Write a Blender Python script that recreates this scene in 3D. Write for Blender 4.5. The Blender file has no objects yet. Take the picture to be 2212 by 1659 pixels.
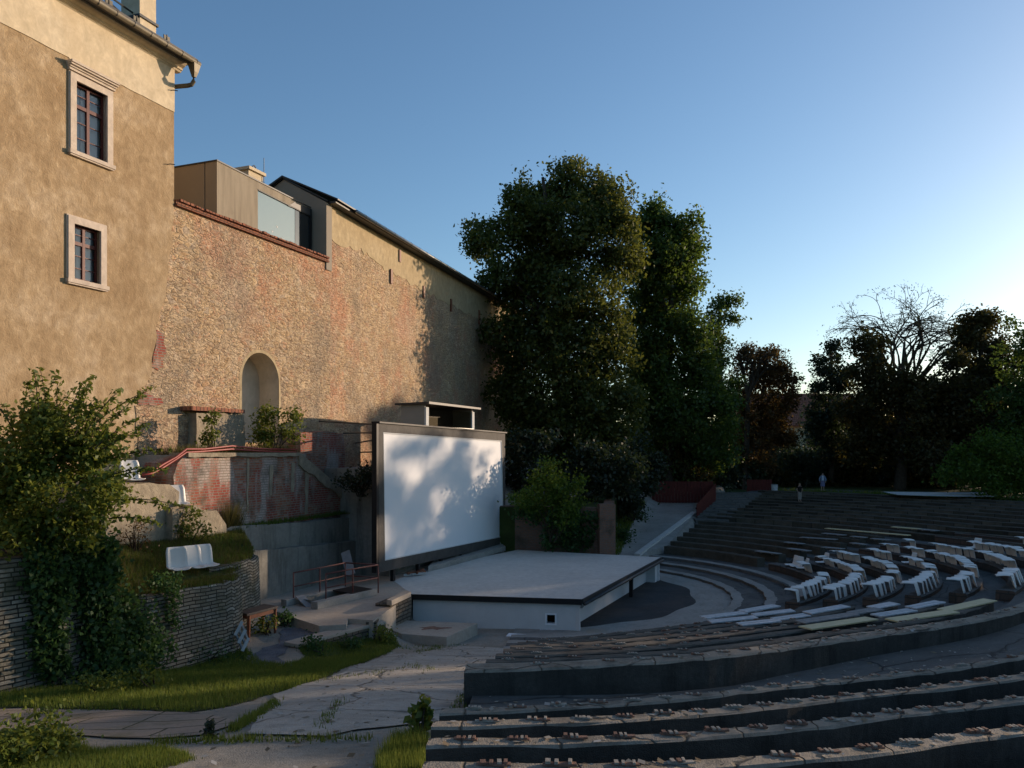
import bpy, math, random
import numpy as np
from mathutils import Vector, Matrix
from mathutils.geometry import tessellate_polygon, delaunay_2d_cdt
R = math.radians
SC = bpy.context.scene
COL = SC.collection
rng = np.random.default_rng(7)
random.seed(7)
# ---- the camera's measures, used to read sizes and distances off the photograph
F, CX, HY, EYE = 1725.0, 1106.0, 968.0, 6.0
def P(px, py, y=None, z=None):
    u = (px - CX) / F; v = (HY - py) / F
    if y is None: y = (z - EYE) / v
    return (u * y, y, EYE + v * y)

# ------------------------------------------------------------------ objects
def tag(o, label=None, cat=None, group=None, kind=None):
    if label: o['label'] = label
    if cat: o['category'] = cat
    if group: o['group'] = group
    if kind: o['kind'] = kind
    return o
def root(name, loc, label, cat, group=None, rz=0):
    o = bpy.data.objects.new(name, None); COL.objects.link(o)
    o.location = loc; o.rotation_euler = (0, 0, rz); o.empty_display_size = .3
    return tag(o, label, cat, group)
def worg(o):
    v = Vector((0, 0, 0))
    while o is not None:
        v += Vector(o.location); o = o.parent
    return v
class MB:
    """collects shapes in world coordinates, build() links them as one mesh object"""
    def __init__(s): s.v = []; s.f = []; s.uv = []; s.mi = []
    def face(s, idx, uv=None, mi=0): s.f.append(tuple(idx)); s.uv.append(uv); s.mi.append(mi)
    def poly(s, pts, uv=None, mi=0):
        b = len(s.v); s.v += [tuple(p) for p in pts]
        s.face(range(b, b + len(pts)), uv, mi); return s
    def hexa(s, p8, mi=0):
        b = len(s.v); s.v += [tuple(p) for p in p8]
        for q in ((3, 2, 1, 0), (4, 5, 6, 7), (0, 1, 5, 4), (1, 2, 6, 5), (2, 3, 7, 6), (3, 0, 4, 7)):
            s.face([b + i for i in q], None, mi)
        return s
    def box(s, c, size, rz=0, mi=0, tilt=None):
        hx, hy, hz = size[0] / 2, size[1] / 2, size[2] / 2
        M = Matrix.Rotation(rz, 3, 'Z')
        if tilt is not None: M = M @ tilt
        c = Vector(c)
        return s.hexa([c + M @ Vector(p) for p in ((-hx, -hy, -hz), (hx, -hy, -hz), (hx, hy, -hz), (-hx, hy, -hz), (-hx, -hy, hz), (hx, -hy, hz), (hx, hy, hz), (-hx, hy, hz))], mi)
    def bar(s, a, b, w, h, up=(0, 0, 1)):
        a = Vector(a); b = Vector(b); d = (b - a).normalized(); up = Vector(up)
        x = d.cross(up)
        if x.length < 1e-4: x = d.cross(Vector((0, 1, 0)))
        x.normalize(); z = x.cross(d); x = x * (w / 2); z = z * (h / 2)
        return s.hexa([a - x - z, a + x - z, b + x - z, b - x - z, a - x + z, a + x + z, b + x + z, b - x + z])
    def tube(s, pts, rad, n=8, cap=True):
        pts = [Vector(p) for p in pts]
        rads = rad if hasattr(rad, '__len__') else [rad] * len(pts)
        b = len(s.v); up = Vector((0, 0, 1))
        for i, p in enumerate(pts):
            d = (pts[min(i + 1, len(pts) - 1)] - pts[max(i - 1, 0)]).normalized()
            x = d.cross(up)
            if x.length < .05: x = d.cross(Vector((1, 0, 0)))
            x.normalize(); y = x.cross(d)
            for k in range(n):
                a = 2 * math.pi * k / n
                s.v.append(tuple(p + (x * math.cos(a) + y * math.sin(a)) * rads[i]))
        for i in range(len(pts) - 1):
            for k in range(n):
                k2 = (k + 1) % n
                s.face((b + i * n + k, b + (i + 1) * n + k, b + (i + 1) * n + k2, b + i * n + k2))
        if cap:
            s.face([b + k for k in range(n)]); e = b + (len(pts) - 1) * n
            s.face([e + n - 1 - k for k in range(n)])
        return s
    def prism(s, poly, z0, z1, mi=0, mtop=None, mbot=None, bottom=True):
        """plan polygon (counter-clockwise) raised from z0 to z1"""
        A = sum(poly[i][0] * poly[(i + 1) % len(poly)][1] - poly[(i + 1) % len(poly)][0] * poly[i][1] for i in range(len(poly)))
        if A < 0: poly = poly[::-1]
        n = len(poly); b = len(s.v)
        s.v += [(p[0], p[1], z0) for p in poly] + [(p[0], p[1], z1) for p in poly]
        acc = 0
        for i in range(n):
            j = (i + 1) % n; L = math.dist(poly[i][:2], poly[j][:2])
            s.face((b + i, b + j, b + n + j, b + n + i), ((acc, z0), (acc + L, z0), (acc + L, z1), (acc, z1)), mi); acc += L
        tris = tessellate_polygon([[Vector((p[0], p[1], 0)) for p in poly]])
        for t in tris:
            a, c, d = t
            if (poly[c][0] - poly[a][0]) * (poly[d][1] - poly[a][1]) - (poly[c][1] - poly[a][1]) * (poly[d][0] - poly[a][0]) < 0: c, d = d, c
            s.face((b + n + a, b + n + c, b + n + d), None, mi if mtop is None else mtop)
            if bottom: s.face((b + a, b + d, b + c), None, mi if mbot is None else mbot)
        return s
    def sweep(s, path, prof, closed=True, mi=0, caps=True):
        """path: list of functions-of-profile frames: each item maps (a, b) to a 3D point; prof: list of (a, b)"""
        b = len(s.v); acc = 0; accs = []
        rows = []
        for i, fr in enumerate(path):
            pts = [Vector(fr(*q)) for q in (prof(i) if callable(prof) else prof)]
            n = len(pts)
            if rows: acc += (pts[0] - rows[-1][0]).length
            accs.append(acc); rows.append(pts); s.v += [tuple(p) for p in pts]
        w = [0]
        for k in range(n): w.append(w[-1] + (rows[0][(k + 1) % n] - rows[0][k]).length)
        for i in range(len(path) - 1):
            for k in range(n if closed else n - 1):
                k2 = (k + 1) % n
                s.face((b + i * n + k, b + (i + 1) * n + k, b + (i + 1) * n + k2, b + i * n + k2),
                       ((accs[i], w[k]), (accs[i + 1], w[k]), (accs[i + 1], w[k + 1]), (accs[i], w[k + 1])), mi[k] if hasattr(mi, '__len__') else mi)
        if closed and caps:
            m0 = mi[0] if hasattr(mi, '__len__') else mi
            s.face([b + n - 1 - k for k in range(n)], None, m0); e = b + (len(path) - 1) * n
            s.face([e + k for k in range(n)], None, m0)
        return s
    def build(s, name, mat, parent=None, smooth=False, bevel=0, fix=False, sub=None):
        mats = mat if isinstance(mat, (list, tuple)) else [mat]
        org = worg(parent) if parent else Vector((0, 0, 0))
        inv = None
        if parent is not None and parent.rotation_euler.z: inv = Matrix.Rotation(-parent.rotation_euler.z, 3, 'Z')
        me = bpy.data.meshes.new(name)
        vs = [Vector(p) - org for p in s.v]
        if inv: vs = [inv @ p for p in vs]
        me.from_pydata([tuple(p) for p in vs], [], s.f)
        for m in mats: me.materials.append(m)
        uvl = me.uv_layers.new(name='UVMap').data
        for p, uv, mi in zip(me.polygons, s.uv, s.mi):
            p.material_index = min(mi, len(mats) - 1)
            if uv is not None:
                for li, c in zip(p.loop_indices, uv): uvl[li].uv = c
            else:
                N = p.normal
                if abs(N.z) > .75:
                    for li, vi in zip(p.loop_indices, p.vertices): q = s.v[vi]; uvl[li].uv = (q[0], q[1])
                else:
                    t = Vector((-N.y, N.x, 0)).normalized()
                    for li, vi in zip(p.loop_indices, p.vertices): q = s.v[vi]; uvl[li].uv = (q[0] * t.x + q[1] * t.y, q[2])
        if fix:
            import bmesh
            bm = bmesh.new(); bm.from_mesh(me); bmesh.ops.remove_doubles(bm, verts=bm.verts, dist=1e-4)
            bmesh.ops.recalc_face_normals(bm, faces=bm.faces); bm.to_mesh(me); bm.free()
        if smooth:
            for p in me.polygons: p.use_smooth = True
        o = bpy.data.objects.new(name, me); COL.objects.link(o)
        if parent: o.parent = parent
        if bevel:
            bv = o.modifiers.new('bevel', 'BEVEL'); bv.width = bevel; bv.segments = 2; bv.limit_method = 'ANGLE'; bv.angle_limit = R(40)
        if sub:
            sd = o.modifiers.new('sub', 'SUBSURF'); sd.levels = sub; sd.render_levels = sub
        return o
def np_mesh(name, V, Q, mat, parent=None):
    """fast mesh of faces that all have the same number of corners"""
    V = np.asarray(V, dtype=np.float32); Q = np.asarray(Q, dtype=np.int32)
    if parent is not None: V = V - np.array(worg(parent), dtype=np.float32)
    me = bpy.data.meshes.new(name); k = Q.shape[1]
    me.vertices.add(len(V)); me.vertices.foreach_set('co', V.ravel())
    me.loops.add(Q.size); me.loops.foreach_set('vertex_index', Q.ravel())
    me.polygons.add(len(Q)); me.polygons.foreach_set('loop_start', np.arange(0, Q.size, k, dtype=np.int32))
    me.polygons.foreach_set('loop_total', np.full(len(Q), k, dtype=np.int32))
    me.update(calc_edges=True); me.validate()
    me.materials.append(mat)
    o = bpy.data.objects.new(name, me); COL.objects.link(o)
    if parent is not None: o.parent = parent
    return o

# ------------------------------------------------------------------ materials
class G:
    def __init__(s, name):
        s.m = bpy.data.materials.new(name); s.m.use_nodes = True
        s.nt = s.m.node_tree; s.nt.nodes.clear()
        s.o = s.nt.nodes.new('ShaderNodeOutputMaterial')
    def n(s, typ, ins=None, **props):
        nd = s.nt.nodes.new('ShaderNode' + typ)
        for k, v in props.items(): setattr(nd, k, v)
        for k, v in (ins or {}).items():
            sk = nd.inputs[k]
            if isinstance(v, bpy.types.NodeSocket): s.nt.links.new(v, sk)
            else: sk.default_value = v
        return nd
    @property
    def uv(s): return s.n('TexCoord').outputs['UV']
    @property
    def obj(s): return s.n('TexCoord').outputs['Object']
    @property
    def pos(s): return s.n('NewGeometry').outputs['Position']
    @property
    def isl(s): return s.n('NewGeometry').outputs['Random Per Island']
    def map(s, vec, scale=(1, 1, 1), loc=(0, 0, 0), rot=(0, 0, 0)):
        return s.n('Mapping', {'Vector': vec, 'Scale': scale, 'Location': loc, 'Rotation': rot}).outputs[0]
    def noise(s, vec, scale, detail=4, rough=.55, dist=0, out=0):
        return s.n('TexNoise', {'Vector': vec, 'Scale': scale, 'Detail': detail, 'Roughness': rough, 'Distortion': dist}).outputs[out]
    def vor(s, vec, scale, feature='F1', out=0, rnd=1):
        return s.n('TexVoronoi', {'Vector': vec, 'Scale': scale, 'Randomness': rnd}, feature=feature).outputs[out]
    def ramp(s, fac, stops, interp='LINEAR'):
        nd = s.n('ValToRGB', {'Fac': fac}); cr = nd.color_ramp; cr.interpolation = interp
        while len(cr.elements) > 1: cr.elements.remove(cr.elements[-1])
        for i, (p, c) in enumerate(stops):
            e = cr.elements[0] if i == 0 else cr.elements.new(p)
            e.position = p
            if not hasattr(c, '__len__'): c = (c, c, c)
            e.color = (c[0], c[1], c[2], 1)
        return nd.outputs[0]
    def mix(s, fac, a, b, blend='MIX'):
        nd = s.n('Mix', data_type='RGBA', blend_type=blend)
        for i, v in ((0, fac), (6, a), (7, b)):
            if isinstance(v, bpy.types.NodeSocket): s.nt.links.new(v, nd.inputs[i])
            else: nd.inputs[i].default_value = v if i == 0 else (*v[:3], 1)
        return nd.outputs[2]
    def math(s, op, a, b=0.0, c=0.0, clamp=False):
        nd = s.n('Math', operation=op); nd.use_clamp = clamp
        for i, v in enumerate((a, b, c)):
            if isinstance(v, bpy.types.NodeSocket): s.nt.links.new(v, nd.inputs[i])
            else: nd.inputs[i].default_value = v
        return nd.outputs[0]
    def sep(s, vec): return s.n('SeparateXYZ', {'Vector': vec}).outputs
    def comb(s, x, y, z=0.0): return s.n('CombineXYZ', {'X': x, 'Y': y, 'Z': z}).outputs[0]
    def warp(s, vec, scale, amt):
        nz = s.noise(vec, scale, 3, .6, out=1)
        a = s.n('VectorMath', {0: nz, 1: (.5, .5, .5)}, operation='SUBTRACT').outputs[0]
        b = s.n('VectorMath', {0: a, 'Scale': amt}, operation='SCALE').outputs[0]
        return s.n('VectorMath', {0: vec, 1: b}, operation='ADD').outputs[0]
    def bump(s, h, strength=.5, dist=.02, normal=None):
        d = {'Height': h, 'Strength': strength, 'Distance': dist}
        if normal is not None: d['Normal'] = normal
        return s.n('Bump', d).outputs[0]
    def done(s, color, rough=.9, bump=None, spec=.25, metal=0, extra=None):
        d = {'Base Color': color if isinstance(color, bpy.types.NodeSocket) else (*color[:3], 1), 'Roughness': rough, 'Specular IOR Level': spec, 'Metallic': metal}
        if bump is not None: d['Normal'] = bump
        d.update(extra or {})
        b = s.n('BsdfPrincipled', d)
        s.nt.links.new(b.outputs[0], s.o.inputs[0]); return s.m
M = {}
def plain(name, col, rough=.6, var=.25, scale=6, spec=.3, metal=0, bump=.15, coord='obj'):
    g = G(name); v = g.obj if coord == 'obj' else g.uv
    n1 = g.noise(v, scale, 5, .6); n2 = g.noise(v, scale * 6, 3, .6)
    f = g.math('ADD', g.math('MULTIPLY', n1, .7), g.math('MULTIPLY', n2, .3))
    c = g.ramp(f, [(.3, [x * (1 - var) for x in col]), (.7, [min(1, x * (1 + var)) for x in col])])
    M[name] = g.done(c, rough, g.bump(n2, bump, .01), spec, metal); return M[name]

def m_concrete(name, c0, c1, c2, scale=1.0, speck=.5, stain=(.03, .03, .028), stain_amt=.6, bump=.5, streak=False, crack=0):
    g = G(name); v = g.uv
    n1 = g.noise(v, .7 * scale, 6, .62); n2 = g.noise(v, 9 * scale, 5, .7); n3 = g.noise(v, 45 * scale, 2, .5)
    c = g.ramp(n1, [(.28, c0), (.5, c1), (.74, c2)])
    c = g.mix(g.ramp(n2, [(.35, 0), (.75, .55)]), c, [x * .55 for x in c1])
    c = g.mix(g.ramp(n3, [(.62, 0), (.8, speck)]), c, [min(1, x * 1.9) for x in c1])
    sv = g.map(v, (1.6, .22, 1)) if streak else g.map(v, (.9, 1.3, 1), (3, 7, 0))
    st = g.noise(sv, 1.5, 6, .7)
    c = g.mix(g.ramp(st, [(.5, 0), (.72, stain_amt)]), c, stain)
    h = g.math('ADD', g.math('MULTIPLY', n2, .7), g.math('MULTIPLY', n3, .4))
    if crack:
        e = g.vor(g.warp(v, 1.2, .5), crack, 'DISTANCE_TO_EDGE'); e2 = g.math('ADD', e, g.math('MULTIPLY', g.noise(v, 2.5, 4), .03)); k = g.ramp(e2, [(.012, 1), (.03, 0)])
        c = g.mix(g.math('MULTIPLY', k, .8), c, [x * .25 for x in c0]); h = g.math('SUBTRACT', h, g.math('MULTIPLY', k, 1.5))
    M[name] = g.done(c, .93, g.bump(h, bump, .03), .15); return M[name]

def m_brickish(name, bw, bh, mort, cols, mcol, wob=.03, bump=.8, msize=.02, moss=None, white=None, red=None, dist=.03):
    g = G(name); v = g.warp(g.uv, .9, wob * 1.6); v = g.warp(v, 4, wob * .7)
    s_ = g.sep(v); v = g.comb(g.math('ADD', s_[0], g.math('MULTIPLY', g.noise(g.comb(g.math('FLOOR', g.math('DIVIDE', s_[1], bh)), 0.0), 3.7, 1), bw * 1.5)), s_[1])
    br = g.n('TexBrick', {'Vector': v, 'Color1': (0, 0, 0, 1), 'Color2': (1, 1, 1, 1), 'Mortar': (.5, .5, .5, 1), 'Scale': 1.0, 'Mortar Size': msize, 'Mortar Smooth': .35, 'Bias': 0.0, 'Brick Width': bw, 'Row Height': bh}, offset=.5)
    br.squash = .75; br.squash_frequency = 3; br.offset_frequency = 2
    k = g.math('ADD', g.math('MULTIPLY', br.outputs[0], .75), g.math('MULTIPLY', g.noise(g.uv, 2.0, 4), .35))
    c = g.ramp(k, [(i / (len(cols) - 1) * .9 + .05, cc) for i, cc in enumerate(cols)])
    if red is not None:
        c = g.mix(g.ramp(g.noise(g.map(g.uv, (1, .8, 1), (2, 1, 0)), .8, 5, .65), [(.47, 0), (.56, .85)]), c, red)
    if white is not None:
        c = g.mix(g.ramp(g.noise(g.map(g.uv, (1.3, .45, 1), (5, 9, 0)), .9, 5, .6), [(.5, 0), (.58, .8)]), c, white)
    n2 = g.noise(g.uv, 26, 4, .65)
    c = g.mix(g.ramp(n2, [(.4, 0), (.8, .5)]), c, [x * .5 for x in cols[1]])
    c = g.mix(br.outputs['Fac'], c, mcol)
    if moss is not None:
        c = g.mix(g.ramp(g.noise(g.uv, 1.1, 6, .7), [(.5, 0), (.68, .75)]), c, moss)
    h = g.math('SUBTRACT', g.math('ADD', g.math('MULTIPLY', n2, .35), g.math('MULTIPLY', br.outputs[0], .35)), g.math('MULTIPLY', br.outputs['Fac'], .9))
    M[name] = g.done(c, .92, g.bump(h, bump, dist), .15); return M[name]

def m_leaf(name, cols, trans=.35, gloss=.06):
    g = G(name)
    big = g.noise(g.pos, .55, 3, .6)
    k = g.math('ADD', g.math('MULTIPLY', g.isl, .62), g.math('MULTIPLY', big, .42))
    c = g.ramp(k, [(.12 + .76 * i / (len(cols) - 1), cc) for i, cc in enumerate(cols)])
    d = g.n('BsdfDiffuse', {'Color': c}); t = g.n('BsdfTranslucent', {'Color': g.mix(.5, c, [x * 1.6 for x in cols[-1]])})
    gl = g.n('BsdfGlossy', {'Color': (.6, .6, .6, 1), 'Roughness': .55})
    a = g.n('MixShader', {0: trans, 1: d.outputs[0], 2: t.outputs[0]})
    b = g.n('MixShader', {0: gloss, 1: a.outputs[0], 2: gl.outputs[0]})
    g.nt.links.new(b.outputs[0], g.o.inputs[0]); M[name] = g.m; return g.m

def m_stone():
    g = G('rubble_stone'); v0 = g.uv
    v = g.warp(v0, 1.3, .26); v = g.warp(v, 5, .07)
    def layer(sc, loc):
        q = g.map(v, sc, loc, (0, 0, .06))
        return g.vor(q, 1.0, 'F1', 1, .9), g.vor(q, 1.0, 'DISTANCE_TO_EDGE', 0, .9)
    ca, ea = layer((2.9, 6.2, 1), (0, 0, 0)); cb, eb = layer((5.6, 11.5, 1), (11, 5, 0))
    sel = g.ramp(g.noise(v0, .9, 4, .6), [(.44, 0), (.56, 1)])
    col = g.mix(sel, ca, cb); edge = g.mix(sel, ea, eb)
    k = g.sep(col)[0]; k2 = g.sep(col)[1]
    st = g.ramp(k, [(.0, (0.464, 0.306, 0.168)), (.25, (0.586, 0.408, 0.228)), (.45, (0.378, 0.258, 0.162)), (.6, (0.634, 0.456, 0.270)), (.78, (0.525, 0.300, 0.174)), (.9, (0.427, 0.330, 0.240)), (1, (0.683, 0.528, 0.348))], 'CONSTANT')
    st = g.mix(g.math('MULTIPLY', k2, .45), st, (.41, .295, .175))
    redm = g.ramp(g.noise(g.map(v0, (1, .7, 1), (4, 2, 0)), .3, 6, .68), [(.49, 0), (.6, .75)])
    st = g.mix(redm, st, (.52, .235, .14))
    mm = g.math('MULTIPLY', g.ramp(edge, [(.0, .7), (.06, .4), (.13, 0)]), g.ramp(g.noise(v0, 1.3, 4), [(.35, .25), (.65, 1)]))
    pl = g.ramp(g.noise(v0, .38, 6, .68), [(.52, 0), (.64, .8)])
    mm2 = g.math('MAXIMUM', mm, g.math('MULTIPLY', pl, .75))
    c = g.mix(mm2, st, (.58, .46, .33))
    fine = g.noise(v0, 22, 5, .7)
    c = g.mix(g.ramp(fine, [(.34, .75), (.52, 0)]), c, (.13, .085, .05)); c = g.mix(g.ramp(g.noise(v0, 9, 4, .7), [(.55, 0), (.72, .5)]), c, (.52, .40, .26))
    sk = g.noise(g.map(v0, (5.5, 13, 1), (2, 6, 0), (0, 0, .12)), 1.0, 5, .72); c = g.mix(g.ramp(sk, [(.55, 0), (.64, .72)]), c, (.15, .10, .06)); sk2 = g.noise(g.map(v0, (6, 12, 1), (7, 1, 0)), 1.0, 4, .7); c = g.mix(g.ramp(sk2, [(.56, 0), (.68, .6)]), c, (.70, .57, .41))  # streaky dark specks: shadow of the stone gaps put into the colour; pale specks
    c = g.mix(g.ramp(g.noise(g.map(v0, (1, .5, 1), (9, 3, 0)), .4, 7, .7), [(.47, 0), (.66, .62)]), c, (.24, .20, .155)); c = g.mix(g.ramp(g.noise(v0, 2.4, 6, .75), [(.52, 0), (.66, .55)]), c, (.66, .53, .37))
    h = g.math('ADD', g.math('MULTIPLY', g.ramp(edge, [(0, 0), (.16, 1)]), g.math('MULTIPLY_ADD', k2, .7, .3)), g.math('MULTIPLY', fine, .5)); h = g.math('SUBTRACT', h, g.math('MULTIPLY', g.ramp(sk, [(.52, 0), (.64, 1)]), .8))
    M['rubble_stone'] = g.done(c, .95, g.bump(h, .75, .055), .1)
def m_plaster(name, c0, c1, c2, bump=.6, dist=.03, stain=None, coarse=5):
    g = G(name); v = g.uv
    n1 = g.noise(g.warp(v, .8, .6), .6, 8, .68); n2 = g.noise(g.map(v, (1, .75, 1), (0, 0, 0), (0, 0, .5)), coarse, 7, .72, .4); n3 = g.noise(v, coarse * 5, 3, .6)
    c = g.ramp(n1, [(.3, c0), (.5, c1), (.7, c2)])
    c = g.mix(g.ramp(n2, [(.35, .5), (.6, 0)]), c, [x * .62 for x in c0])
    c = g.mix(g.ramp(n2, [(.58, 0), (.75, .4)]), c, [min(1, x * 1.25) for x in c2])
    if stain: c = g.mix(g.ramp(g.noise(g.map(v, (1.2, .3, 1)), .9, 6, .65), [(.54, 0), (.78, .6)]), c, stain)
    M[name] = g.done(c, .95, g.bump(g.math('ADD', n2, g.math('MULTIPLY', n3, .5)), bump, dist), .1); return M[name]

m_stone()
m_plaster('rough_plaster', (.31, .21, .115), (.42, .305, .18), (.56, .44, .30), .6, .045, (.24, .155, .085), 3.8)
m_plaster('cream_plaster', (.60, .49, .33), (.66, .55, .385), (.70, .60, .44), .25, .015, (.55, .43, .28), 3)
m_plaster('old_render', (.24, .20, .15), (.36, .30, .215), (.42, .355, .26), .8, .04, (.13, .11, .085))
m_plaster('niche_plaster', (.50, .43, .335), (.55, .475, .37), (.58, .50, .40), .15, .01, (.42, .35, .26), 2)
m_plaster('band_plaster', (.40, .31, .185), (.47, .37, .225), (.52, .42, .27), .5, .025, (.33, .25, .15), 4)
m_plaster('surround_stone', (.55, .45, .36), (.62, .52, .42), (.66, .56, .46), .2, .01, (.45, .36, .28), 4)
m_concrete('deck_concrete', (.37, .315, .255), (.44, .38, .31), (.49, .43, .35), .8, .15, (.30, .21, .15), .35, .25)
m_concrete('stage_concrete', (.54, .51, .465), (.61, .58, .53), (.67, .64, .59), .5, .1, (.43, .40, .36), .45, .15)
m_concrete('ramp_concrete', (.33, .305, .26), (.43, .395, .34), (.50, .46, .40), 1.0, .5, (.14, .135, .11), .6, .9, False, .42)
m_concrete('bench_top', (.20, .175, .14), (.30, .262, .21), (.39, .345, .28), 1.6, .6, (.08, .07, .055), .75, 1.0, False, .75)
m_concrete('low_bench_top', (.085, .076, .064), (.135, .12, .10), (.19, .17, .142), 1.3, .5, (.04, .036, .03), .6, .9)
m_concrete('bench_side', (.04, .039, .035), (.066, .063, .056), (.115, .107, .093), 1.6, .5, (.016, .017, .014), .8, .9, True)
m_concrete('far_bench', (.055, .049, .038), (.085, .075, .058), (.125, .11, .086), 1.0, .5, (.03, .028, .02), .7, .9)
m_concrete('tread', (.09, .085, .078), (.13, .125, .115), (.18, .172, .16), .9, .5, (.05, .05, .05), .6, .7, False, .5)
m_concrete('pale_concrete', (.27, .255, .225), (.34, .32, .285), (.41, .39, .35), 1.0, .4, (.14, .13, .11), .5, .6)
m_concrete('asphalt', (.04, .04, .04), (.06, .06, .06), (.085, .08, .075), .8, .4, (.1, .085, .065), .5, .7)
m_concrete('grey_wall', (.19, .18, .15), (.27, .255, .22), (.34, .32, .28), .9, .3, (.045, .045, .04), .75, .7, True)
m_concrete('dirt', (.24, .215, .175), (.32, .29, .24), (.38, .35, .295), 1.2, .7, (.15, .13, .10), .5, .9)
m_concrete('gravel', (.11, .115, .13), (.17, .175, .19), (.24, .245, .26), 3.0, .8, (.06, .06, .07), .5, 1.0)
m_concrete('soil_grass', (.03, .045, .012), (.05, .07, .018), (.085, .10, .03), 1.2, .3, (.04, .035, .02), .6, .9)
m_brickish('old_brick', .27, .085, .01, [(.25, .10, .06), (.36, .13, .075), (.30, .16, .11), (.42, .27, .2)], (.28, .24, .19), .02, .8, .014, (.07, .065, .05), (.46, .43, .39), (.30, .06, .045))
m_brickish('plain_brick', .26, .08, .01, [(.20, .11, .075), (.26, .13, .085), (.20, .13, .10)], (.16, .14, .12), .02, .8, .014, (.05, .05, .035))
m_brickish('slate_wall', .34, .085, .01, [(.11, .10, .078), (.25, .23, .185), (.16, .145, .11), (.38, .35, .29)], (.035, .033, .028), .022, .9, .014, (.06, .066, .036), dist=.04)
m_brickish('rough_block', .33, .12, .01, [(.17, .135, .10), (.23, .185, .14), (.15, .125, .10)], (.06, .052, .042), .05, 1.0, .02, (.06, .06, .035), dist=.05)
m_brickish('path_slab', 1.15, .5, .01, [(.23, .185, .145), (.32, .26, .205), (.26, .215, .175), (.37, .31, .25)], (.07, .07, .045), .06, .5, .02, (.13, .12, .07))
m_brickish('seat_brick', .6, .2, .01, [(.07, .05, .04), (.12, .08, .06), (.08, .06, .05)], (.05, .045, .04), .03, .8, .02, (.04, .038, .03))
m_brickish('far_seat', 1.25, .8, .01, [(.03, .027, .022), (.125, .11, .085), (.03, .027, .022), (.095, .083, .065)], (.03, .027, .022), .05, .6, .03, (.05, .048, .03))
m_brickish('tile_coping', .22, .2, .01, [(.26, .10, .06), (.34, .14, .085), (.24, .12, .08)], (.10, .06, .045), .02, .8, .02)
m_brickish('roof_tile', .3, .3, .01, [(.22, .08, .05), (.30, .11, .07), (.26, .12, .08)], (.10, .05, .035), .01, .8, .03)
m_leaf('linden_leaf', [(.022, .038, .008), (.042, .066, .012), (.075, .098, .016), (.13, .135, .022)], .42, .04)
m_leaf('maple_leaf', [(.02, .042, .008), (.038, .072, .012), (.065, .11, .016), (.10, .145, .02)], .42, .04)
m_leaf('chestnut_leaf', [(.04, .026, .010), (.09, .042, .013), (.15, .062, .016), (.07, .06, .014)], .4, .03)
m_leaf('mixed_leaf', [(.022, .024, .008), (.04, .038, .010), (.07, .045, .012), (.07, .066, .014)], .4, .03)
m_leaf('dark_leaf', [(.012, .02, .008), (.02, .034, .011), (.03, .045, .013)])
m_leaf('shrub_leaf', [(.035, .065, .01), (.065, .11, .016), (.11, .15, .022), (.18, .19, .03)], .4, .03)
m_leaf('lime_leaf', [(.03, .065, .008), (.06, .11, .012), (.11, .16, .016)], .4, .03)
m_leaf('ivy_leaf', [(.024, .06, .018), (.04, .09, .026), (.06, .12, .03)], .35, .03)
m_leaf('grass_blade', [(.04, .08, .009), (.07, .125, .014), (.11, .165, .02), (.16, .17, .04)], .4, .02)
m_leaf('dry_grass', [(.09, .075, .022), (.14, .11, .035), (.11, .11, .025)], .4, .03)
plain('bark', (.055, .043, .032), .95, .4, 5, .1, 0, .8)
plain('pale_bark', (.10, .085, .066), .95, .35, 5, .1, 0, .8)
plain('white_plastic', (.72, .70, .65), .42, .06, 3, .4, 0, .02)
plain('white_render', (.60, .595, .58), .8, .07, 1.2, .2, 0, .08)
plain('screen_white', (.80, .80, .80), .75, .015, .6, .2, 0, .02)
plain('black_paint', (.012, .012, .013), .55, .3, 6, .3)
plain('screen_frame', (.075, .068, .06), .75, .35, 2.5, .25)
plain('dark_metal', (.055, .055, .055), .5, .3, 6, .4, .4)
plain('zinc', (.34, .34, .33), .38, .2, 4, .4, .85, .05)
plain('bronze_gutter', (.11, .095, .065), .5, .3, 5, .4, .3)
plain('red_rail', (.13, .045, .038), .6, .35, 8, .3)
plain('red_pipe', (.30, .05, .04), .45, .2, 5, .4)
plain('red_boards', (.10, .02, .015), .7, .3, 3, .2)
plain('sash_red', (.10, .022, .016), .5, .2, 8, .3)
plain('table_wood', (.17, .06, .03), .6, .35, 6, .3)
plain('table_top', (.055, .045, .042), .6, .3, 6, .3)
plain('grey_board', (.26, .255, .25), .8, .15, 5, .2)
plain('pallet_wood', (.42, .41, .385), .8, .2, 7, .2)
plain('pale_plank', (.52, .52, .52), .7, .28, 5, .3)
plain('yellow_plank', (.58, .47, .26), .6, .14, 3, .3)
plain('worn_plank', (.24, .235, .225), .8, .4, 6, .2)
plain('bracket_rust', (.21, .12, .085), .85, .45, 9, .2, 0, .5)
plain('bracket_pale', (.34, .30, .245), .85, .3, 9, .2, 0, .5)
plain('cladding', (.33, .275, .20), .75, .06, .6, .25)
plain('gable_render', (.30, .26, .205), .85, .07, .5, .2)
plain('dark_sheet', (.035, .034, .034), .5, .2, 5, .4)
plain('black_void', (.004, .004, .004), .9, .1, 5, .05)
plain('booth_panel', (.30, .28, .245), .7, .07, 1.5, .3)
plain('booth_orange', (.30, .10, .035), .7, .15, 3, .2)
plain('curtain', (.62, .62, .60), .9, .06, 3, .1)
plain('skin', (.34, .22, .165), .6, .05, 3, .3)
plain('hair_dark', (.02, .015, .012), .6, .2, 10, .3)
plain('hair_fair', (.20, .15, .10), .6, .2, 10, .3)
plain('cloth_blue', (.19, .25, .34), .9, .08, 5, .1)
plain('cloth_white', (.55, .57, .62), .9, .05, 5, .1)
plain('cloth_violet', (.15, .15, .24), .9, .08, 5, .1)
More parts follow.
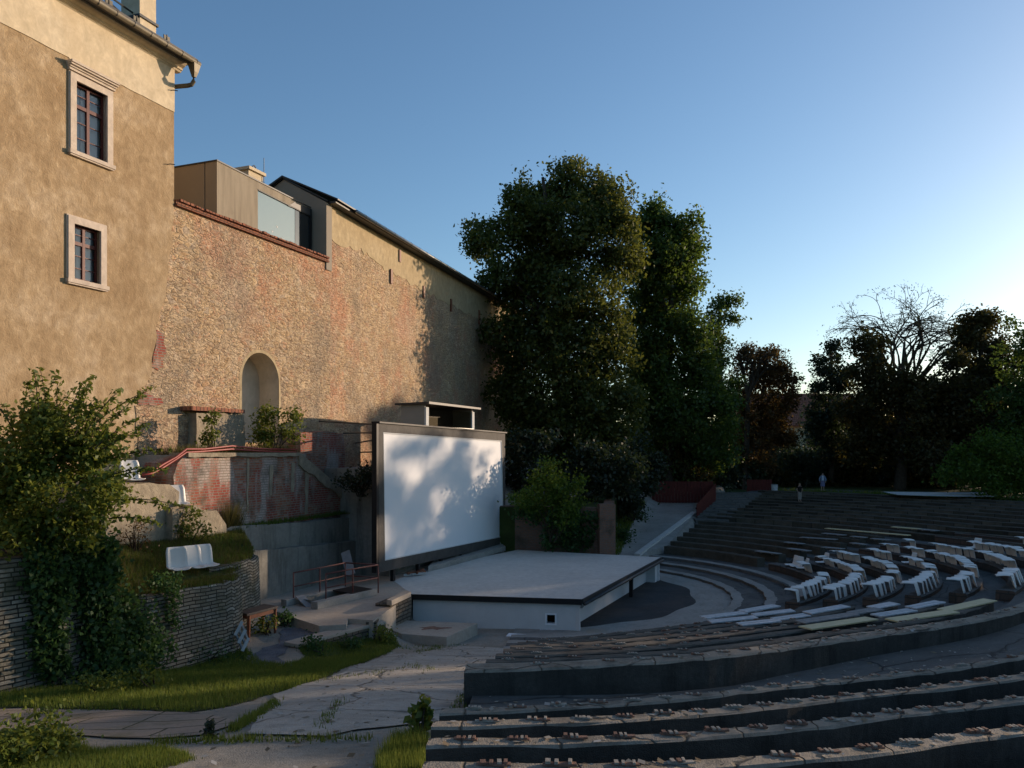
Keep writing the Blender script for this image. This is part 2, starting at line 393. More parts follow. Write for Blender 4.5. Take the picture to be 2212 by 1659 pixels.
plain('cloth_black', (.012, .012, .012), .9, .1, 5, .1)
plain('cloth_beige', (.28, .245, .215), .9, .08, 5, .1)
def m_glass(name, col, rough, spec=.8, metal=0):
    g = G(name); M[name] = g.done(col, rough, g.bump(g.noise(g.obj, 1.2, 2), .03, .02), spec, metal); return M[name]
m_glass('window_glass', (.09, .11, .125), .06, 1.0)
m_glass('frosted_glass', (.17, .25, .27), .03, .9)
m_glass('dark_glass', (.02, .025, .027), .06, .9)
def m_streak():
    g = G('streaky_concrete'); v = g.uv
    n = g.noise(g.map(v, (2.2, .18, 1)), 1.3, 6, .65); n2 = g.noise(g.map(v, (.9, .9, 1), (3, 1, 0)), .8, 6, .6)
    c = g.ramp(n, [(.3, (.22, .18, .13)), (.5, (.31, .26, .19)), (.7, (.37, .315, .235))])
    c = g.mix(g.ramp(n2, [(.55, 0), (.68, .55)]), c, (.18, .145, .105))
    M['streaky_concrete'] = g.done(c, .85, g.bump(n2, .1, .02), .2)
m_streak()
# ------------------------------------------------------------------ amphitheatre measures
C0 = (0.7, 33.4)
def ip(x, xs, ys): return float(np.interp(x, xs, ys))
def spl(x, xs, ys):
    n = len(xs)
    if x <= xs[0]: return ys[0]
    if x >= xs[-1]: return ys[-1]
    i = max(j for j in range(n - 1) if xs[j] <= x)
    def m(j):
        if j == 0: return (ys[1] - ys[0]) / (xs[1] - xs[0])
        if j == n - 1: return (ys[-1] - ys[-2]) / (xs[-1] - xs[-2])
        a, b = (ys[j] - ys[j - 1]) / (xs[j] - xs[j - 1]), (ys[j + 1] - ys[j]) / (xs[j + 1] - xs[j]); return 0 if a * b <= 0 else 2 * a * b / (a + b)
    h = xs[i + 1] - xs[i]; t = (x - xs[i]) / h
    return float((2 * t ** 3 - 3 * t * t + 1) * ys[i] + (t ** 3 - 2 * t * t + t) * h * m(i) + (3 * t * t - 2 * t ** 3) * ys[i + 1] + (t ** 3 - t * t) * h * m(i + 1))
KP = (-94, -88, -83, -76.5, -68, -58, -44)
R7 = (22.1, 21.3, 20.45, 19.4, 18.65, 18.5, 18.33); Z7 = (2.83, 2.7, 2.55, 2.37, 2.25, 2.19, 2.08)
KU = (-94, -88.6, -85, -80.4, -69, -44); R8 = (24.42, 23.45, 22.67, 21.9, 21.3, 20.6); Z8 = (2.98, 2.79, 2.63, 2.48, 2.38, 2.3)
def rk(k, ph):
    if k <= 7:
        if ph < -44:
            r7 = spl(ph, KP, R7); w = (r7 - 18.33) / 3.77; r1 = 10.95 + 1.05 * w; return r1 + (r7 - r1) * (k - 1) / 6
        return ip(ph, (-44, -33, -8, 60), (10.95 + 1.23 * (k - 1), 10.95 + 1.25 * (k - 1), 12.2 + 1.27 * (k - 1), 12.2 + 1.26 * (k - 1)))
    if ph < -44: return spl(ph, KU, R8) + spl(ph, (-94, -89, -83, -73, -44), (1.14, 1.28, 1.36, 1.38, 1.25)) * (k - 8)
    return ip(ph, (-44, -33, -8, 60), (20.2 + 1.25 * (k - 8), 20.5 + 1.26 * (k - 8), 21.9 + 1.27 * (k - 8), 21.8 + 1.27 * (k - 8)))
def tk(k, ph):
    if k <= 7:
        if ph < -44: return .8 + (spl(ph, KP, Z7) - .8) * (k - 1) / 6
        return ip(ph, (-44, -33, 20), (.8 + .2133 * (k - 1), .78 + .2 * (k - 1), .78 + .12 * (k - 1)))
    if ph < -44: return spl(ph, KU, Z8) + .25 * (k - 8)
    return ip(ph, (-44, -33, 20), (2.3 + .25 * (k - 8), 2.2 + .2 * (k - 8), 1.64 + .108 * (k - 8)))
def fk(k, ph):
    if k <= 7: return tk(k, ph) - ip(ph, (-70, -44, -33), (.54, .46, .42))
    if k == 8: return tk(k, ph) - ip(ph, (-71, -33, 20), (.5, .45, .36))
    return tk(k, ph) - ip(ph, (-71, -33, 20), (.62, .45, .36))
def pol(r, ph, z=0.0): return (C0[0] + r * math.cos(R(ph)), C0[1] + r * math.sin(R(ph)), z)
def proj(p): return (CX + F * p[0] / p[1], HY - F * (p[2] - EYE) / p[1])
def on_row(k, px, lo, hi):
    """the bearing at which row k passes the picture column px"""
    best = None
    for ph in np.arange(lo, hi, .2):
        q = proj(pol(rk(k, ph), ph, tk(k, ph)))
        if best is None or abs(q[0] - px) < best[0]: best = (abs(q[0] - px), ph, q[1])
    return best[1], best[2]
def foot_at(r, ph):
    if r < 10.7: return .0 if r < 8.2 else (.12 if r < 9.45 else .24)
    for k in range(1, 19):
        if r < rk(k, ph): return fk(k, ph)
    return fk(18, ph) + .1
# ------------------------------------------------------------------ terrain
def sstep(a, b, x):
    t = min(1, max(0, (x - a) / (b - a))); return t * t * (3 - 2 * t)
def g(x, y):
    a = 24.4 - y
    z = .09 * (a + math.sqrt(a * a + .6)) - .035
    t = sstep(-2.6, -4.6, x)
    zl = max(z - .03 * max(0, -x - 2), .80 - .25 * sstep(-5.5, -4.4, x))
    z = z * (1 - t) + zl * t
    if y > 39.3:      # path corridor behind the stage
        zp = .35 + .105 * max(0, y - 40.4)
        left = 5.4 + (y - 40.7) * .31 - x
        z = max(z, zp + .5 * max(0, left) if left > 0 else zp) if y > 38 else max(z, 0)
        z = min(z, 5.2)
        right = x - (7.9 + (y - 41.6) * .40)
        if right > .1: z -= min(1.2, right)
    z += .03 * math.sin(x * 1.7 + y * .6) * math.sin(y * 1.3 - x * .4)
    dx, dy = x - C0[0], y - C0[1]; r = math.hypot(dx, dy); ph = math.degrees(math.atan2(dy, dx))
    if -92.6 < ph < 52 and r > 8.3: z = min(z, foot_at(r, ph) - .5)
    return z
def on_ground(px, py, add=0.0):
    u = (px - CX) / F; v = (HY - py) / F; y = 3.0
    while y < 90:
        if EYE + v * y <= g(u * y, y) + add: break
        y += .05
    return (u * y, y, g(u * y, y) + add)
xs = np.arange(-15, 17.01, .25); ys = np.arange(-4, 66.01, .25)
V = np.array([(x, y, g(x, y)) for y in ys for x in xs]); nx = len(xs)
ii, jj = np.meshgrid(np.arange(len(xs) - 1), np.arange(len(ys) - 1))
b0 = (jj * nx + ii).ravel(); Q = np.stack([b0, b0 + 1, b0 + nx + 1, b0 + nx], 1)
def add_uv_xy(o):
    me = o.data; uv = me.uv_layers.new(name='UVMap')
    vi = np.zeros(len(me.loops), dtype=np.int32); me.loops.foreach_get('vertex_index', vi)
    co = np.zeros(len(me.vertices) * 3, dtype=np.float32); me.vertices.foreach_get('co', co); co = co.reshape(-1, 3)
    uv.data.foreach_set('uv', co[vi][:, :2].ravel().copy())
o = np_mesh('ground', V, Q, M['dirt']); add_uv_xy(o); tag(o, kind='structure')
for p in o.data.polygons: p.use_smooth = True
mb = MB(); mb.poly([(-500, -500, -2.5), (600, -500, -2.5), (600, 700, -2.5), (-500, 700, -2.5)])
tag(mb.build('land', M['soil_grass']), kind='structure')
def drape(name, pts, mat, off=.02, step=.35, jit=.06, hf=g, seed=1, edge_step=.3, kind='structure', thick=0):
    """a sheet lying on the ground inside the plan outline pts"""
    rr = random.Random(seed); out = []
    for i in range(len(pts)):
        a = Vector(pts[i][:2]); b = Vector(pts[(i + 1) % len(pts)][:2]); n = max(1, int((b - a).length / edge_step))
        for k in range(n):
            q = a.lerp(b, k / n); out.append((q.x + rr.uniform(-jit, jit), q.y + rr.uniform(-jit, jit)))
    ne = len(out); ed = [(i, (i + 1) % ne) for i in range(ne)]
    x0, x1 = min(p[0] for p in out), max(p[0] for p in out); y0, y1 = min(p[1] for p in out), max(p[1] for p in out)
    v = [Vector(p) for p in out] + [Vector((x, y)) for x in np.arange(x0, x1, step) for y in np.arange(y0, y1, step)]
    vv, _, ff, *_ = delaunay_2d_cdt(v, ed, [list(range(ne))], 1, 1e-5)
    mb = MB(); mb.v = [(p.x, p.y, hf(p.x, p.y) + off) for p in vv]
    for f in ff: mb.face(list(f), [(vv[i].x, vv[i].y) for i in f])
    o = mb.build(name, mat, smooth=True)
    return tag(o, kind=kind)
def gp(*pxs): return [on_ground(*p) for p in pxs]
ramp_o = drape('ramp', gp((530, 1592), (600, 1502), (700, 1470), (830, 1418), (1000, 1398), (1120, 1402), (1150, 1430), (1010, 1470), (995, 1510), (975, 1560), (840, 1575), (700, 1592)), M['ramp_concrete'], .025)
slab_pts = gp((-60, 1536), (120, 1536), (300, 1540), (440, 1545), (520, 1560), (440, 1590), (330, 1600), (150, 1590), (-60, 1585))
drape('path', slab_pts, M['path_slab'], .022, seed=4)
drape('gravel_bed', gp((530, 1420), (600, 1388), (615, 1360), (690, 1352), (745, 1350), (640, 1392), (600, 1420), (640, 1440), (560, 1440)), M['gravel'], .02, seed=5, jit=.1)
drape('path.001', [(5.3, 40.2), (7.6, 41.2), (11.6, 51.5), (12.7, 56), (9.7, 56.5), (7.2, 48)], M['pale_concrete'], .03, seed=6)

# ------------------------------------------------------------------ terraces (treads)
phs = np.arange(-93.3, 60.1, 1.5)
mb = MB(); rows = []
for ph in phs:
    pr = [(10.6, .355)]
    for k in range(1, 19):
        pr += [(rk(k, ph) - .05, fk(k, ph)), (rk(k, ph), fk(k + 1, ph) if k < 18 else fk(18, ph) + .1)]
    pr += [(rk(18, ph) + 4, fk(18, ph) + .12), (rk(18, ph) + 9, fk(18, ph) + .12), (rk(18, ph) + 9, -2), (10.6, -2)]
    rows.append(pr)
mb.sweep([(lambda a, z, ph=ph: pol(a, ph, z)) for ph in phs], lambda i: rows[i])
o = mb.build('terrace', M['tread']); tag(o, kind='structure')
# wide plateau that carries the trees
mb = MB(); prof = [(38.5, 2.2), (60, 2.75), (110, 2.5), (300, 1.5)]
mb.sweep([(lambda a, z, ph=ph: pol(a + (6 if ph < -40 else 0), ph, z + (2.6 if ph < -60 else (1.2 if ph < -40 else 0)))) for ph in np.arange(-100, 110, 3)], prof, closed=False)
mb.build('terrain', M['soil_grass'], smooth=True)['kind'] = 'structure'
# orchestra floor and the three low ring steps
def ring(name, r0, r1, p0, p1, z0, z1, mat, st=2.0, **kw):
    mb = MB(); ph = np.arange(p0, p1 + .01, st)
    mb.sweep([(lambda a, z, q=q: pol(a, q, z)) for q in ph], [(r0, z0), (r0, z1), (r1, z1), (r1, z0)])
    return mb.build(name, mat, **kw)
mb = MB(); mb.prism([pol(6.75 + .12 * math.sin(i * .9), i * 4)[:2] for i in range(-24, 16)], -.2, .006); o = mb.build('orchestra_floor', M['asphalt']); tag(o, kind='structure')
o = ring('orchestra_pavement', 6.6, 8.3, -95, 58, -.3, .0035, M['pale_concrete']); tag(o, kind='structure')
for i, (a, b_, z) in enumerate(((8.2, 9.5, .12), (9.45, 10.75, .24), (10.7, 12.2, .362))):
    def jr(a_, q): return a_ + .03 * math.sin(q * .7 + i) + .02 * math.sin(q * 2.3)
    mb = MB(); ph = np.arange(-95, 53.1, 1.5)
    mb.sweep([(lambda r, z_, q=q: pol(jr(r, q), q, z_)) for q in ph], [(a, -.2), (a, z - .015), (a + .02, z), (a + .4, z), (b_, z - .004), (b_, -.2)], mi=[1, 0, 0, 2, 1, 1])
    o = mb.build('ring_step', [M['pale_concrete'], M['low_bench_top'], M['tread']])
    tag(o, 'low curved concrete step around the orchestra floor, the %s of three' % ('innermost', 'middle', 'outermost')[i], 'step', 'ring steps round the orchestra')
# ------------------------------------------------------------------ benches
ORD = 'zeroth first second third fourth fifth sixth seventh eighth ninth tenth eleventh twelfth thirteenth fourteenth fifteenth sixteenth seventeenth eighteenth'.split()
def bench(k, p0, p1, w, mats, label, group, cat='bench', st=.8, jit=.012, name='concrete_bench', drop=.55, htop=None):
    rr = random.Random(k * 31 + int(p0))
    ph = np.linspace(p0, p1, max(3, int(abs(p1 - p0) / st)))
    mid = ph[len(ph) // 2]
    t = root(name, pol(rk(k, mid), mid, fk(k, mid)), label, cat, group)
    mb = MB()
    def prof(i):
        q = ph[i]; ro = rk(k, q); zt = tk(k, q) if htop is None else fk(k, q) + htop
        j = [rr.uniform(-jit, jit) for _ in range(6)]
        b = min(.03, w * .1)
        return [(ro, zt - drop), (ro + j[0], zt - b + j[1]), (ro - b, zt + j[2] * .6), (ro - w + b, zt + j[3] * .6), (ro - w + j[4], zt - b + j[5]), (ro - w, zt - drop)]
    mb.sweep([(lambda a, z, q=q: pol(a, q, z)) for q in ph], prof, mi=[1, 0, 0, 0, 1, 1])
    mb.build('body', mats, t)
    return t
def bracket_mesh(seed, mats):
    rr = random.Random(seed); mb = MB()
    mb.box((rr.uniform(-.02, .02), 0, .014), (.50, .10, .028), rr.uniform(-.04, .04), 0)
    for x in (-.15, -.05, .06, .16):
        if rr.random() < .85: mb.box((x + rr.uniform(-.02, .02), rr.uniform(-.01, .02), .042 + rr.uniform(0, .008)), (rr.uniform(.05, .085), .13, .028), rr.uniform(-.12, .12), rr.choice((0, 1)))
    o = mb.build('seat_bracket', mats); me = o.data; bpy.data.objects.remove(o); return me
BR = [bracket_mesh(i, [M['bracket_pale'], M['bracket_rust']] if i % 2 else [M['bracket_rust'], M['bracket_pale']]) for i in range(6)]
def brackets(t, k, p0, p1, w, gap, off=0.0):
    ph = p0 + off; rr = random.Random(k * 7 + 3); org = worg(t)
    while ph < p1:
        r = rk(k, ph) - w * .66
        if rr.random() < (.94 if k > 6 else .7):
            b = bpy.data.objects.new('seat_bracket', rr.choice(BR)); COL.objects.link(b); b.parent = t
            b.location = Vector(pol(r, ph, tk(k, ph) + .002)) - org
            b.rotation_euler = (0, 0, R(ph + 90) + rr.uniform(-.06, .06)); sc_ = .46 * rr.uniform(.85, 1.15); b.scale = (sc_, .5 if k != 7 else .6, sc_ * rr.uniform(.9, 1.5))
        ph += math.degrees(gap * rr.uniform(.94, 1.06) / rk(k, ph))
PE = {1: -90, 2: -92.4, 3: -92.8, 4: -93, 5: -93.1, 6: -93.2, 7: -93.6, 8: -93.6, 9: -93.4, 10: -93.1, 11: -92.8, 12: -92.6, 13: -92.5}
GN = 'benches of the near seating block'
for k in range(1, 13):
    w = .26 if k < 7 else (.40 if k == 7 else .215)
    lab = ('dark concrete bench in the near block, %s row up from the orchestra' % ORD[k]) if k < 7 else \
          ('tall dark concrete parapet bench along the front of the cross walkway' if k == 7 else 'concrete bench with a pale worn top above the walkway, %s row behind it' % ORD[k - 7])
    end = -44 if k < 8 else -58
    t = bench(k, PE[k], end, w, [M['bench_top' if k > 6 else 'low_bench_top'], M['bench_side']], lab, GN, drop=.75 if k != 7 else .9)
    brackets(t, k, PE[k] + .6, -56 if k < 7 else (-50 if k == 7 else -62), w, .49 if k > 7 else .56, (k * .37) % .9)
GC = 'brick benches of the chair block'
for k in range(1, 10):
    bench(k, -33 if k < 7 else -30, 17.5, .5, [M['tread'], M['seat_brick']], 'curved brick bench under the white chairs, %s row from the orchestra' % ORD[k], GC, drop=.65, name='brick_bench', htop=.33, st=1.2)
GF = 'benches of the far seating block'
FE = {1: 51, 2: 52.3, 3: 53.2, 4: 54, 5: 54.6, 6: 55.2, 7: 56}
for k in range(1, 19):
    if k <= 7: lab = 'mossy concrete bench in the far block beside the sloping path, %s row up' % ORD[k]
    else: lab = 'worn concrete bench in the upper far block below the trees, %s row of it' % ORD[k - 7]
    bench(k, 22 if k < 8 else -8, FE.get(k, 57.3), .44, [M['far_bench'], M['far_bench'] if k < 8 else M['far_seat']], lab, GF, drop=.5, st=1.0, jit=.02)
# ------------------------------------------------------------------ planks lying on the benches
def plank(kind, pa, pb, near, label, strips=1, lift=.05):
    def top_z(x, y):
        r = math.hypot(x - C0[0], y - C0[1]); ph = math.degrees(math.atan2(y - C0[1], x - C0[0])); ks = list(range(1, 10))
        return float(np.interp(r, [rk(k, ph) - .16 for k in ks], [tk(k, ph) for k in ks]))
    def hit(px, py):
        u = (px - CX) / F; v = (HY - py) / F; y = 60.0 if not near else 28.0
        best = None
        for y in np.arange(9.0 if near else 34.0, 31.0 if near else 60.0, .02):
            if EYE + v * y <= top_z(u * y, y) + lift: return Vector((u * y, y, EYE + v * y))
        return Vector((u * y, y, EYE + v * y))
    A, B = hit(*pa), hit(*pb)
    t = root('seat_plank', (A + B) / 2, label, 'plank', 'planks laid on the benches')
    d = (B - A).normalized(); side = Vector((-d.y, d.x, 0)).normalized(); W_ = .36
    for i in range(strips):
        w = W_ / strips - (.03 if strips > 1 else 0)
        off = side * ((i + .5) / strips - .5) * W_
        MB().bar(A + off, B + off, w, .035).build('board', M[kind], t, bevel=.004)
    n = max(2, int((B - A).length / 1.2) + 1)
    for i in range(n):
        c = A.lerp(B, (i + .5) / n) - Vector((0, 0, .032)); MB().bar(c - side * W_ * .42, c + side * W_ * .42, .06, lift - .018).build('batten', M['worn_plank'], t)
    return t
z5 = lambda x, y: (1327 + x * .4, 940 + y * .4)
for kind, a, b, n, lab in (
    ('pale_plank', (480, 985), (700, 958), 1, 'pale plank seat next to the orchestra edge, end one of the near block'),
    ('pale_plank', (690, 952), (875, 920), 1, 'tilted pale plank seat beside the first brick bench'),
    ('pale_plank', (515, 1008), (765, 982), 1, 'long pale plank seat on the second near bench'),
    ('pale_plank', (750, 972), (965, 946), 1, 'weathered pale plank seat close to the aisle'),
    ('pale_plank', (675, 1022), (885, 1000), 2, 'seat of two narrow pale boards behind the long pale plank'),
    ('pale_plank', (865, 995), (1040, 970), 2, 'seat of two narrow pale boards nearer the aisle'),
    ('pale_plank', (1040, 960), (1250, 922), 1, 'clean bluish plank seat alone at the aisle edge'),
    ('worn_plank', (1003, 1010), (1295, 966), 1, 'flaking grey plank seat above the long yellow board'),
    ('worn_plank', (1280, 962), (1430, 938), 1, 'short flaking grey plank seat in line with a clean one'),
    ('pale_plank', (1390, 932), (1515, 908), 1, 'short clean pale plank seat at the end of its row'),
    ('pale_plank', (1410, 975), (1610, 944), 3, 'seat of three narrow white boards'),
    ('pale_plank', (1600, 932), (1760, 899), 2, 'seat of two white boards at the bench end by the aisle'),
    ('yellow_plank', (1030, 1042), (1390, 990), 1, 'long yellow board seat behind the flaking grey plank'),
    ('yellow_plank', (1495, 1000), (1830, 952), 1, 'long yellow board seat behind the three white boards'),
    ('yellow_plank', (1780, 946), (2030, 890), 1, 'yellow board seat with a plant growing past it, at the aisle')):
    plank(kind, z5(*a), z5(*b), True, lab, n)
z9 = lambda x, y: (1603.7 + .275 * x, 1078 + .275 * y)
far_words = ('low on the front bench', 'on the second bench', 'under the raised chairs', 'on the third bench', 'on the fourth bench', 'on the fifth bench', 'short, on the fifth bench', 'short, behind the chairs', 'short, near the chair block', 'very long, on the sixth bench', 'long, on the seventh bench', 'grey, at the seventh bench end')
for (a, b), wd in zip((((115, 407), (290, 430)), ((365, 387), (525, 408)), ((635, 377), (790, 392)), ((340, 338), (480, 352)), ((460, 300), (740, 318)), ((635, 268), (805, 284)), ((860, 292), (970, 303)), ((1020, 310), (1150, 322)), ((860, 344), (965, 358)), ((660, 230), (1310, 285)), ((1180, 218), (1400, 236)), ((1395, 236), (1530, 250))), far_words):
    plank('yellow_plank' if 'long' in wd else 'worn_plank', z9(*a), z9(*b), False, 'thin pale plank in the far block, ' + wd, 1, .07)
# ------------------------------------------------------------------ white plastic seat shells
def shell_mesh():
    L = []
    for i in range(7): L.append((.0 + i * .058, .0 + .012 * math.sin(i * .5), 0))           # seat, from its front edge back
    for a in (20, 45, 70): L.append((.35 + .05 * math.sin(R(a)) + .03, -.05 * (1 - math.cos(R(a))), 0))
    for i in range(1, 8): L.append((.432 + i * .012, -.045 - i * .055, 0))
    mb = MB(); NW = 9; n = len(L)
    for sgn in (0, 1):
        for i, (y, z, _) in enumerate(L):
            endf = min(i, n - 1 - i); hw = .215 - (.03 if endf == 0 else .008 if endf == 1 else 0)
            for j in range(NW):
                t = j / (NW - 1) * 2 - 1; lip = .03 * abs(t) ** 4
                off = -.014 * sgn
                if i < 8: mb.v.append((t * hw, y, z - lip + off))
                else: mb.v.append((t * hw, y - lip + off, z - (0 if i > 10 else .01) * sgn))
    N = n * NW
    for i in range(n - 1):
        for j in range(NW - 1):
            a = i * NW + j
            mb.face((a, a + 1, a + NW + 1, a + NW)); mb.face((N + a, N + a + NW, N + a + NW + 1, N + a + 1))
    for i in range(n - 1):
        for j in (0, NW - 1):
            a = i * NW + j; mb.face((a, a + NW, N + a + NW, N + a))
    for i in (0, n - 1):
        for j in range(NW - 1):
            a = i * NW + j; mb.face((a, N + a, N + a + 1, a + 1))
    o = mb.build('seat_shell', M['white_plastic'], smooth=True, fix=True); me = o.data; bpy.data.objects.remove(o); return me
SHELL = shell_mesh()     # seat level at z = 0 reaching from y = 0 to y = .4, back hanging down behind it
def chair(loc, yaw, label, pitch=0.0, roll=0.0, group='white plastic seat shells', flip=False):
    o = bpy.data.objects.new('seat_shell', SHELL); COL.objects.link(o)
    o.location = loc; o.rotation_euler = (pitch + (math.pi if flip else 0), roll, yaw)
    return tag(o, label, 'chair', group)
CH = {1: ((-31.5, 8, 0), (-11.5, 2, 0), (3, 5, 3)), 2: ((-32, 9, 0), (-9.5, 7, 0), (6, 3, 1)), 3: ((-32, 6, 0), (-17, 2, 0), (-9.5, 7, 0), (6.5, 4, 0)),
      4: ((-32, 7, 0), (-14, 3, 0), (-5, 4, 1), (5, 3, 0)), 5: ((-32, 6, 0), (-17.5, 2, 0), (-12.5, 9, 0), (4, 2, 0), (10, 2, 0)), 6: ((-31, 6, 0), (-14.5, 8, 0), (-1, 6, 0), (12, 1, 0)), 7: ((-19, 4, 0), (-6, 9, 1)), 8: ((-10, 4, 0), (2, 2, 0))}
RUN = ('the aisle end run', 'the second run', 'the third run', 'the fourth run', 'the last run')
cr = random.Random(12)
for k, runs in CH.items():
    for ri, (p0, n, up) in enumerate(runs):
        ph = p0
        for i in range(n):
            r = rk(k, ph); zt = fk(k, ph) + .33
            where = '%s in %s of %s brick bench' % (ORD[i + 1], RUN[ri], ORD[k])
            if i >= n - up:
                p = pol(r - .34, ph, zt + .06)
                chair(p, R(ph + 90 + 180) + cr.uniform(-.15, .15), 'upright white seat shell, ' + where, 0, 0, flip=False).rotation_euler = (math.pi, 0, R(ph - 90) + math.pi + cr.uniform(-.2, .2))
            else:
                p = pol(r - .62 + cr.uniform(-.03, .03), ph, zt + .405 + cr.uniform(-.02, .02))
                chair(p, R(ph - 90) + cr.uniform(-.1, .1), 'upturned white seat shell, ' + where, R(cr.uniform(-5, 7)), R(cr.uniform(-4, 4)))
            ph += math.degrees(.455 * cr.uniform(.98, 1.1) / r)
# ------------------------------------------------------------------ wall frames
class Fr:
    """a vertical wall plane: s metres along it, o metres out of it, z up"""
    def __init__(s, O, d):
        L = math.hypot(*d); s.O = O; s.d = (d[0] / L, d[1] / L); s.n = (s.d[1], -s.d[0])
    def pt(s, a, o, z): return (s.O[0] + s.d[0] * a + s.n[0] * o, s.O[1] + s.d[1] * a + s.n[1] * o, z)
    def S(s, px, o=0):
        u = (px - CX) / F
        return (u * (s.O[1] + s.n[1] * o) - (s.O[0] + s.n[0] * o)) / (s.d[0] - u * s.d[1])
    def Z(s, px, py, o=0):
        a = s.S(px, o); y = s.pt(a, o, 0)[1]; return EYE + (HY - py) / F * y
    def at(s, px, py, o=0): return (s.S(px, o), s.Z(px, py, o))
    def slab(s, mb, pts, o0, o1, holes=(), mi=0, back=False, reveal=None, mi_side=None):
        pts = list(pts); loops = [pts] + [list(h) for h in holes]
        flat = [p for l in loops for p in l]
        tris = tessellate_polygon([[Vector((p[0], p[1], 0)) for p in l] for l in loops])
        b = len(mb.v); mb.v += [s.pt(p[0], o1, p[1]) for p in flat]
        for t in tris: mb.face([b + i for i in t], [(flat[i][0], flat[i][1]) for i in t], mi)
        if back:
            b2 = len(mb.v); mb.v += [s.pt(p[0], o0, p[1]) for p in flat]
            for t in tris: mb.face([b2 + i for i in t], [(flat[i][0], flat[i][1]) for i in t], mi)
        for li, l in enumerate(loops):
            dep = o0 if li == 0 or reveal is None else reveal
            for i in range(len(l)):
                p, q = l[i], l[(i + 1) % len(l)]
                b3 = len(mb.v); mb.v += [s.pt(p[0], o1, p[1]), s.pt(q[0], o1, q[1]), s.pt(q[0], dep, q[1]), s.pt(p[0], dep, p[1])]
                if abs(p[0] - q[0]) > abs(p[1] - q[1]): uv = ((p[0], o1), (q[0], o1), (q[0], dep), (p[0], dep))
                else: uv = ((o1, p[1]), (o1, q[1]), (dep, q[1]), (dep, p[1]))
                mb.face((b3, b3 + 1, b3 + 2, b3 + 3), uv, mi if mi_side is None else mi_side)
        return mb
    def block(s, mb, s0, s1, o0, o1, z0, z1, mi=0):
        return mb.hexa([s.pt(s0, o0, z0), s.pt(s1, o0, z0), s.pt(s1, o1, z0), s.pt(s0, o1, z0), s.pt(s0, o0, z1), s.pt(s1, o0, z1), s.pt(s1, o1, z1), s.pt(s0, o1, z1)], mi)
def rough(pts, step, amp, seed):
    rr = random.Random(seed); out = []
    for i in range(len(pts) - 1):
        a, b = Vector(pts[i]), Vector(pts[i + 1]); n = max(1, int((b - a).length / step))
        for k in range(n):
            q = a.lerp(b, k / n); j = amp if 0 < k or i > 0 else 0
            out.append((q.x + rr.uniform(-j, j), q.y + rr.uniform(-j, j)))
    out.append(tuple(pts[-1])); return out
W1 = Fr((-20.7, 0.0), (.388, 1.0))
sB = W1.S(703); B = W1.pt(sB, 0, 0)
W2 = Fr((B[0], B[1]), (.2951, 1.0))
ZC = 13.75                                   # top of the curtain wall
sT = W1.S(376, .05)                          # corner of the tower
# ---- the rubble curtain wall with its niche
t = root('curtain_wall', W1.pt(W1.S(520), 0, 3), 'high rubble stone castle wall with an arched niche, left of the trees', 'wall')
sa, sb = W1.S(522), W1.S(602); rad = (sb - sa) / 2; sc = (sa + sb) / 2
zt = W1.Z(562, 762); zs = zt - rad
arch = [(sa, 6.2), (sb, 6.2)] + [(sc + rad * math.cos(a), zs + rad * math.sin(a)) for a in np.linspace(0, math.pi, 21)]
mb = MB(); s0 = W1.S(262)
W1.slab(mb, [(s0, 0), (sB + .35, 0), (sB + .35, ZC), (s0, ZC)], -1.4, 0, [arch], reveal=-.02)
mb.build('wall', M['rubble_stone'], t)
mb = MB(); W1.slab(mb, [(p[0], p[1]) for p in arch], -.95, -.9)
for i in range(len(arch)):
    p, q = arch[i], arch[(i + 1) % len(arch)]
    if p[1] == q[1] == 6.2: continue
    mb.poly([W1.pt(p[0], .005, p[1]), W1.pt(q[0], .005, q[1]), W1.pt(q[0], -.9, q[1]), W1.pt(p[0], -.9, p[1])])
mb.build('niche', M['niche_plaster'], t)
# render rim round the arch
mb = MB(); rr = random.Random(3); outer = []
for a in np.linspace(-.9, math.pi + .9, 30):
    aa = min(max(a, 0), math.pi); dz = -1.2 * (-a) if a < 0 else (-1.2 * (a - math.pi) if a > math.pi else 0)
    outer.append((sc + rad * math.cos(aa) * 1.0, zs + rad * math.sin(aa) + dz * 1.6, aa))
for i in range(len(outer) - 1):
    p, q = outer[i], outer[i + 1]
    def ex(p): e = .09 + .05 * rr.random(); return (p[0] + e * math.cos(p[2]), p[1] + e * math.sin(p[2]))
    if i == 0: pe = ex(p)
    qe = ex(q)
    mb.poly([W1.pt(p[0], .012, p[1]), W1.pt(q[0], .012, q[1]), W1.pt(qe[0], .004, qe[1]), W1.pt(pe[0], .004, pe[1])]); pe = qe
mb.build('niche_rim', M['band_plaster'], t)
mb = MB(); W1.block(mb, W1.S(376), sB + .1, -.5, .13, ZC, ZC + .06); W1.block(mb, W1.S(376), sB + .1, -.4, .09, ZC + .06, ZC + .15)
sx = W1.S(376) + .1
while sx < sB:
    W1.block(mb, sx, sx + .2, -.3, .17 + rr.uniform(-.03, .03), ZC + .15, ZC + .2 + rr.uniform(0, .025)); sx += .225
mb.build('coping', M['tile_coping'], t)
for pts, seed in (((( 338, 712), (352, 720), (357, 760), (350, 790), (340, 800), (328, 790), (334, 755)), 1), (((297, 846), (320, 850), (345, 862), (350, 872), (320, 876), (298, 872)), 2)):
    mb = MB(); q = [W1.at(*p) for p in pts]; W1.slab(mb, rough(q + [q[0]], .12, .05, seed)[:-1], -.1, .02); mb.build('brick_patch', M['old_brick'], t)
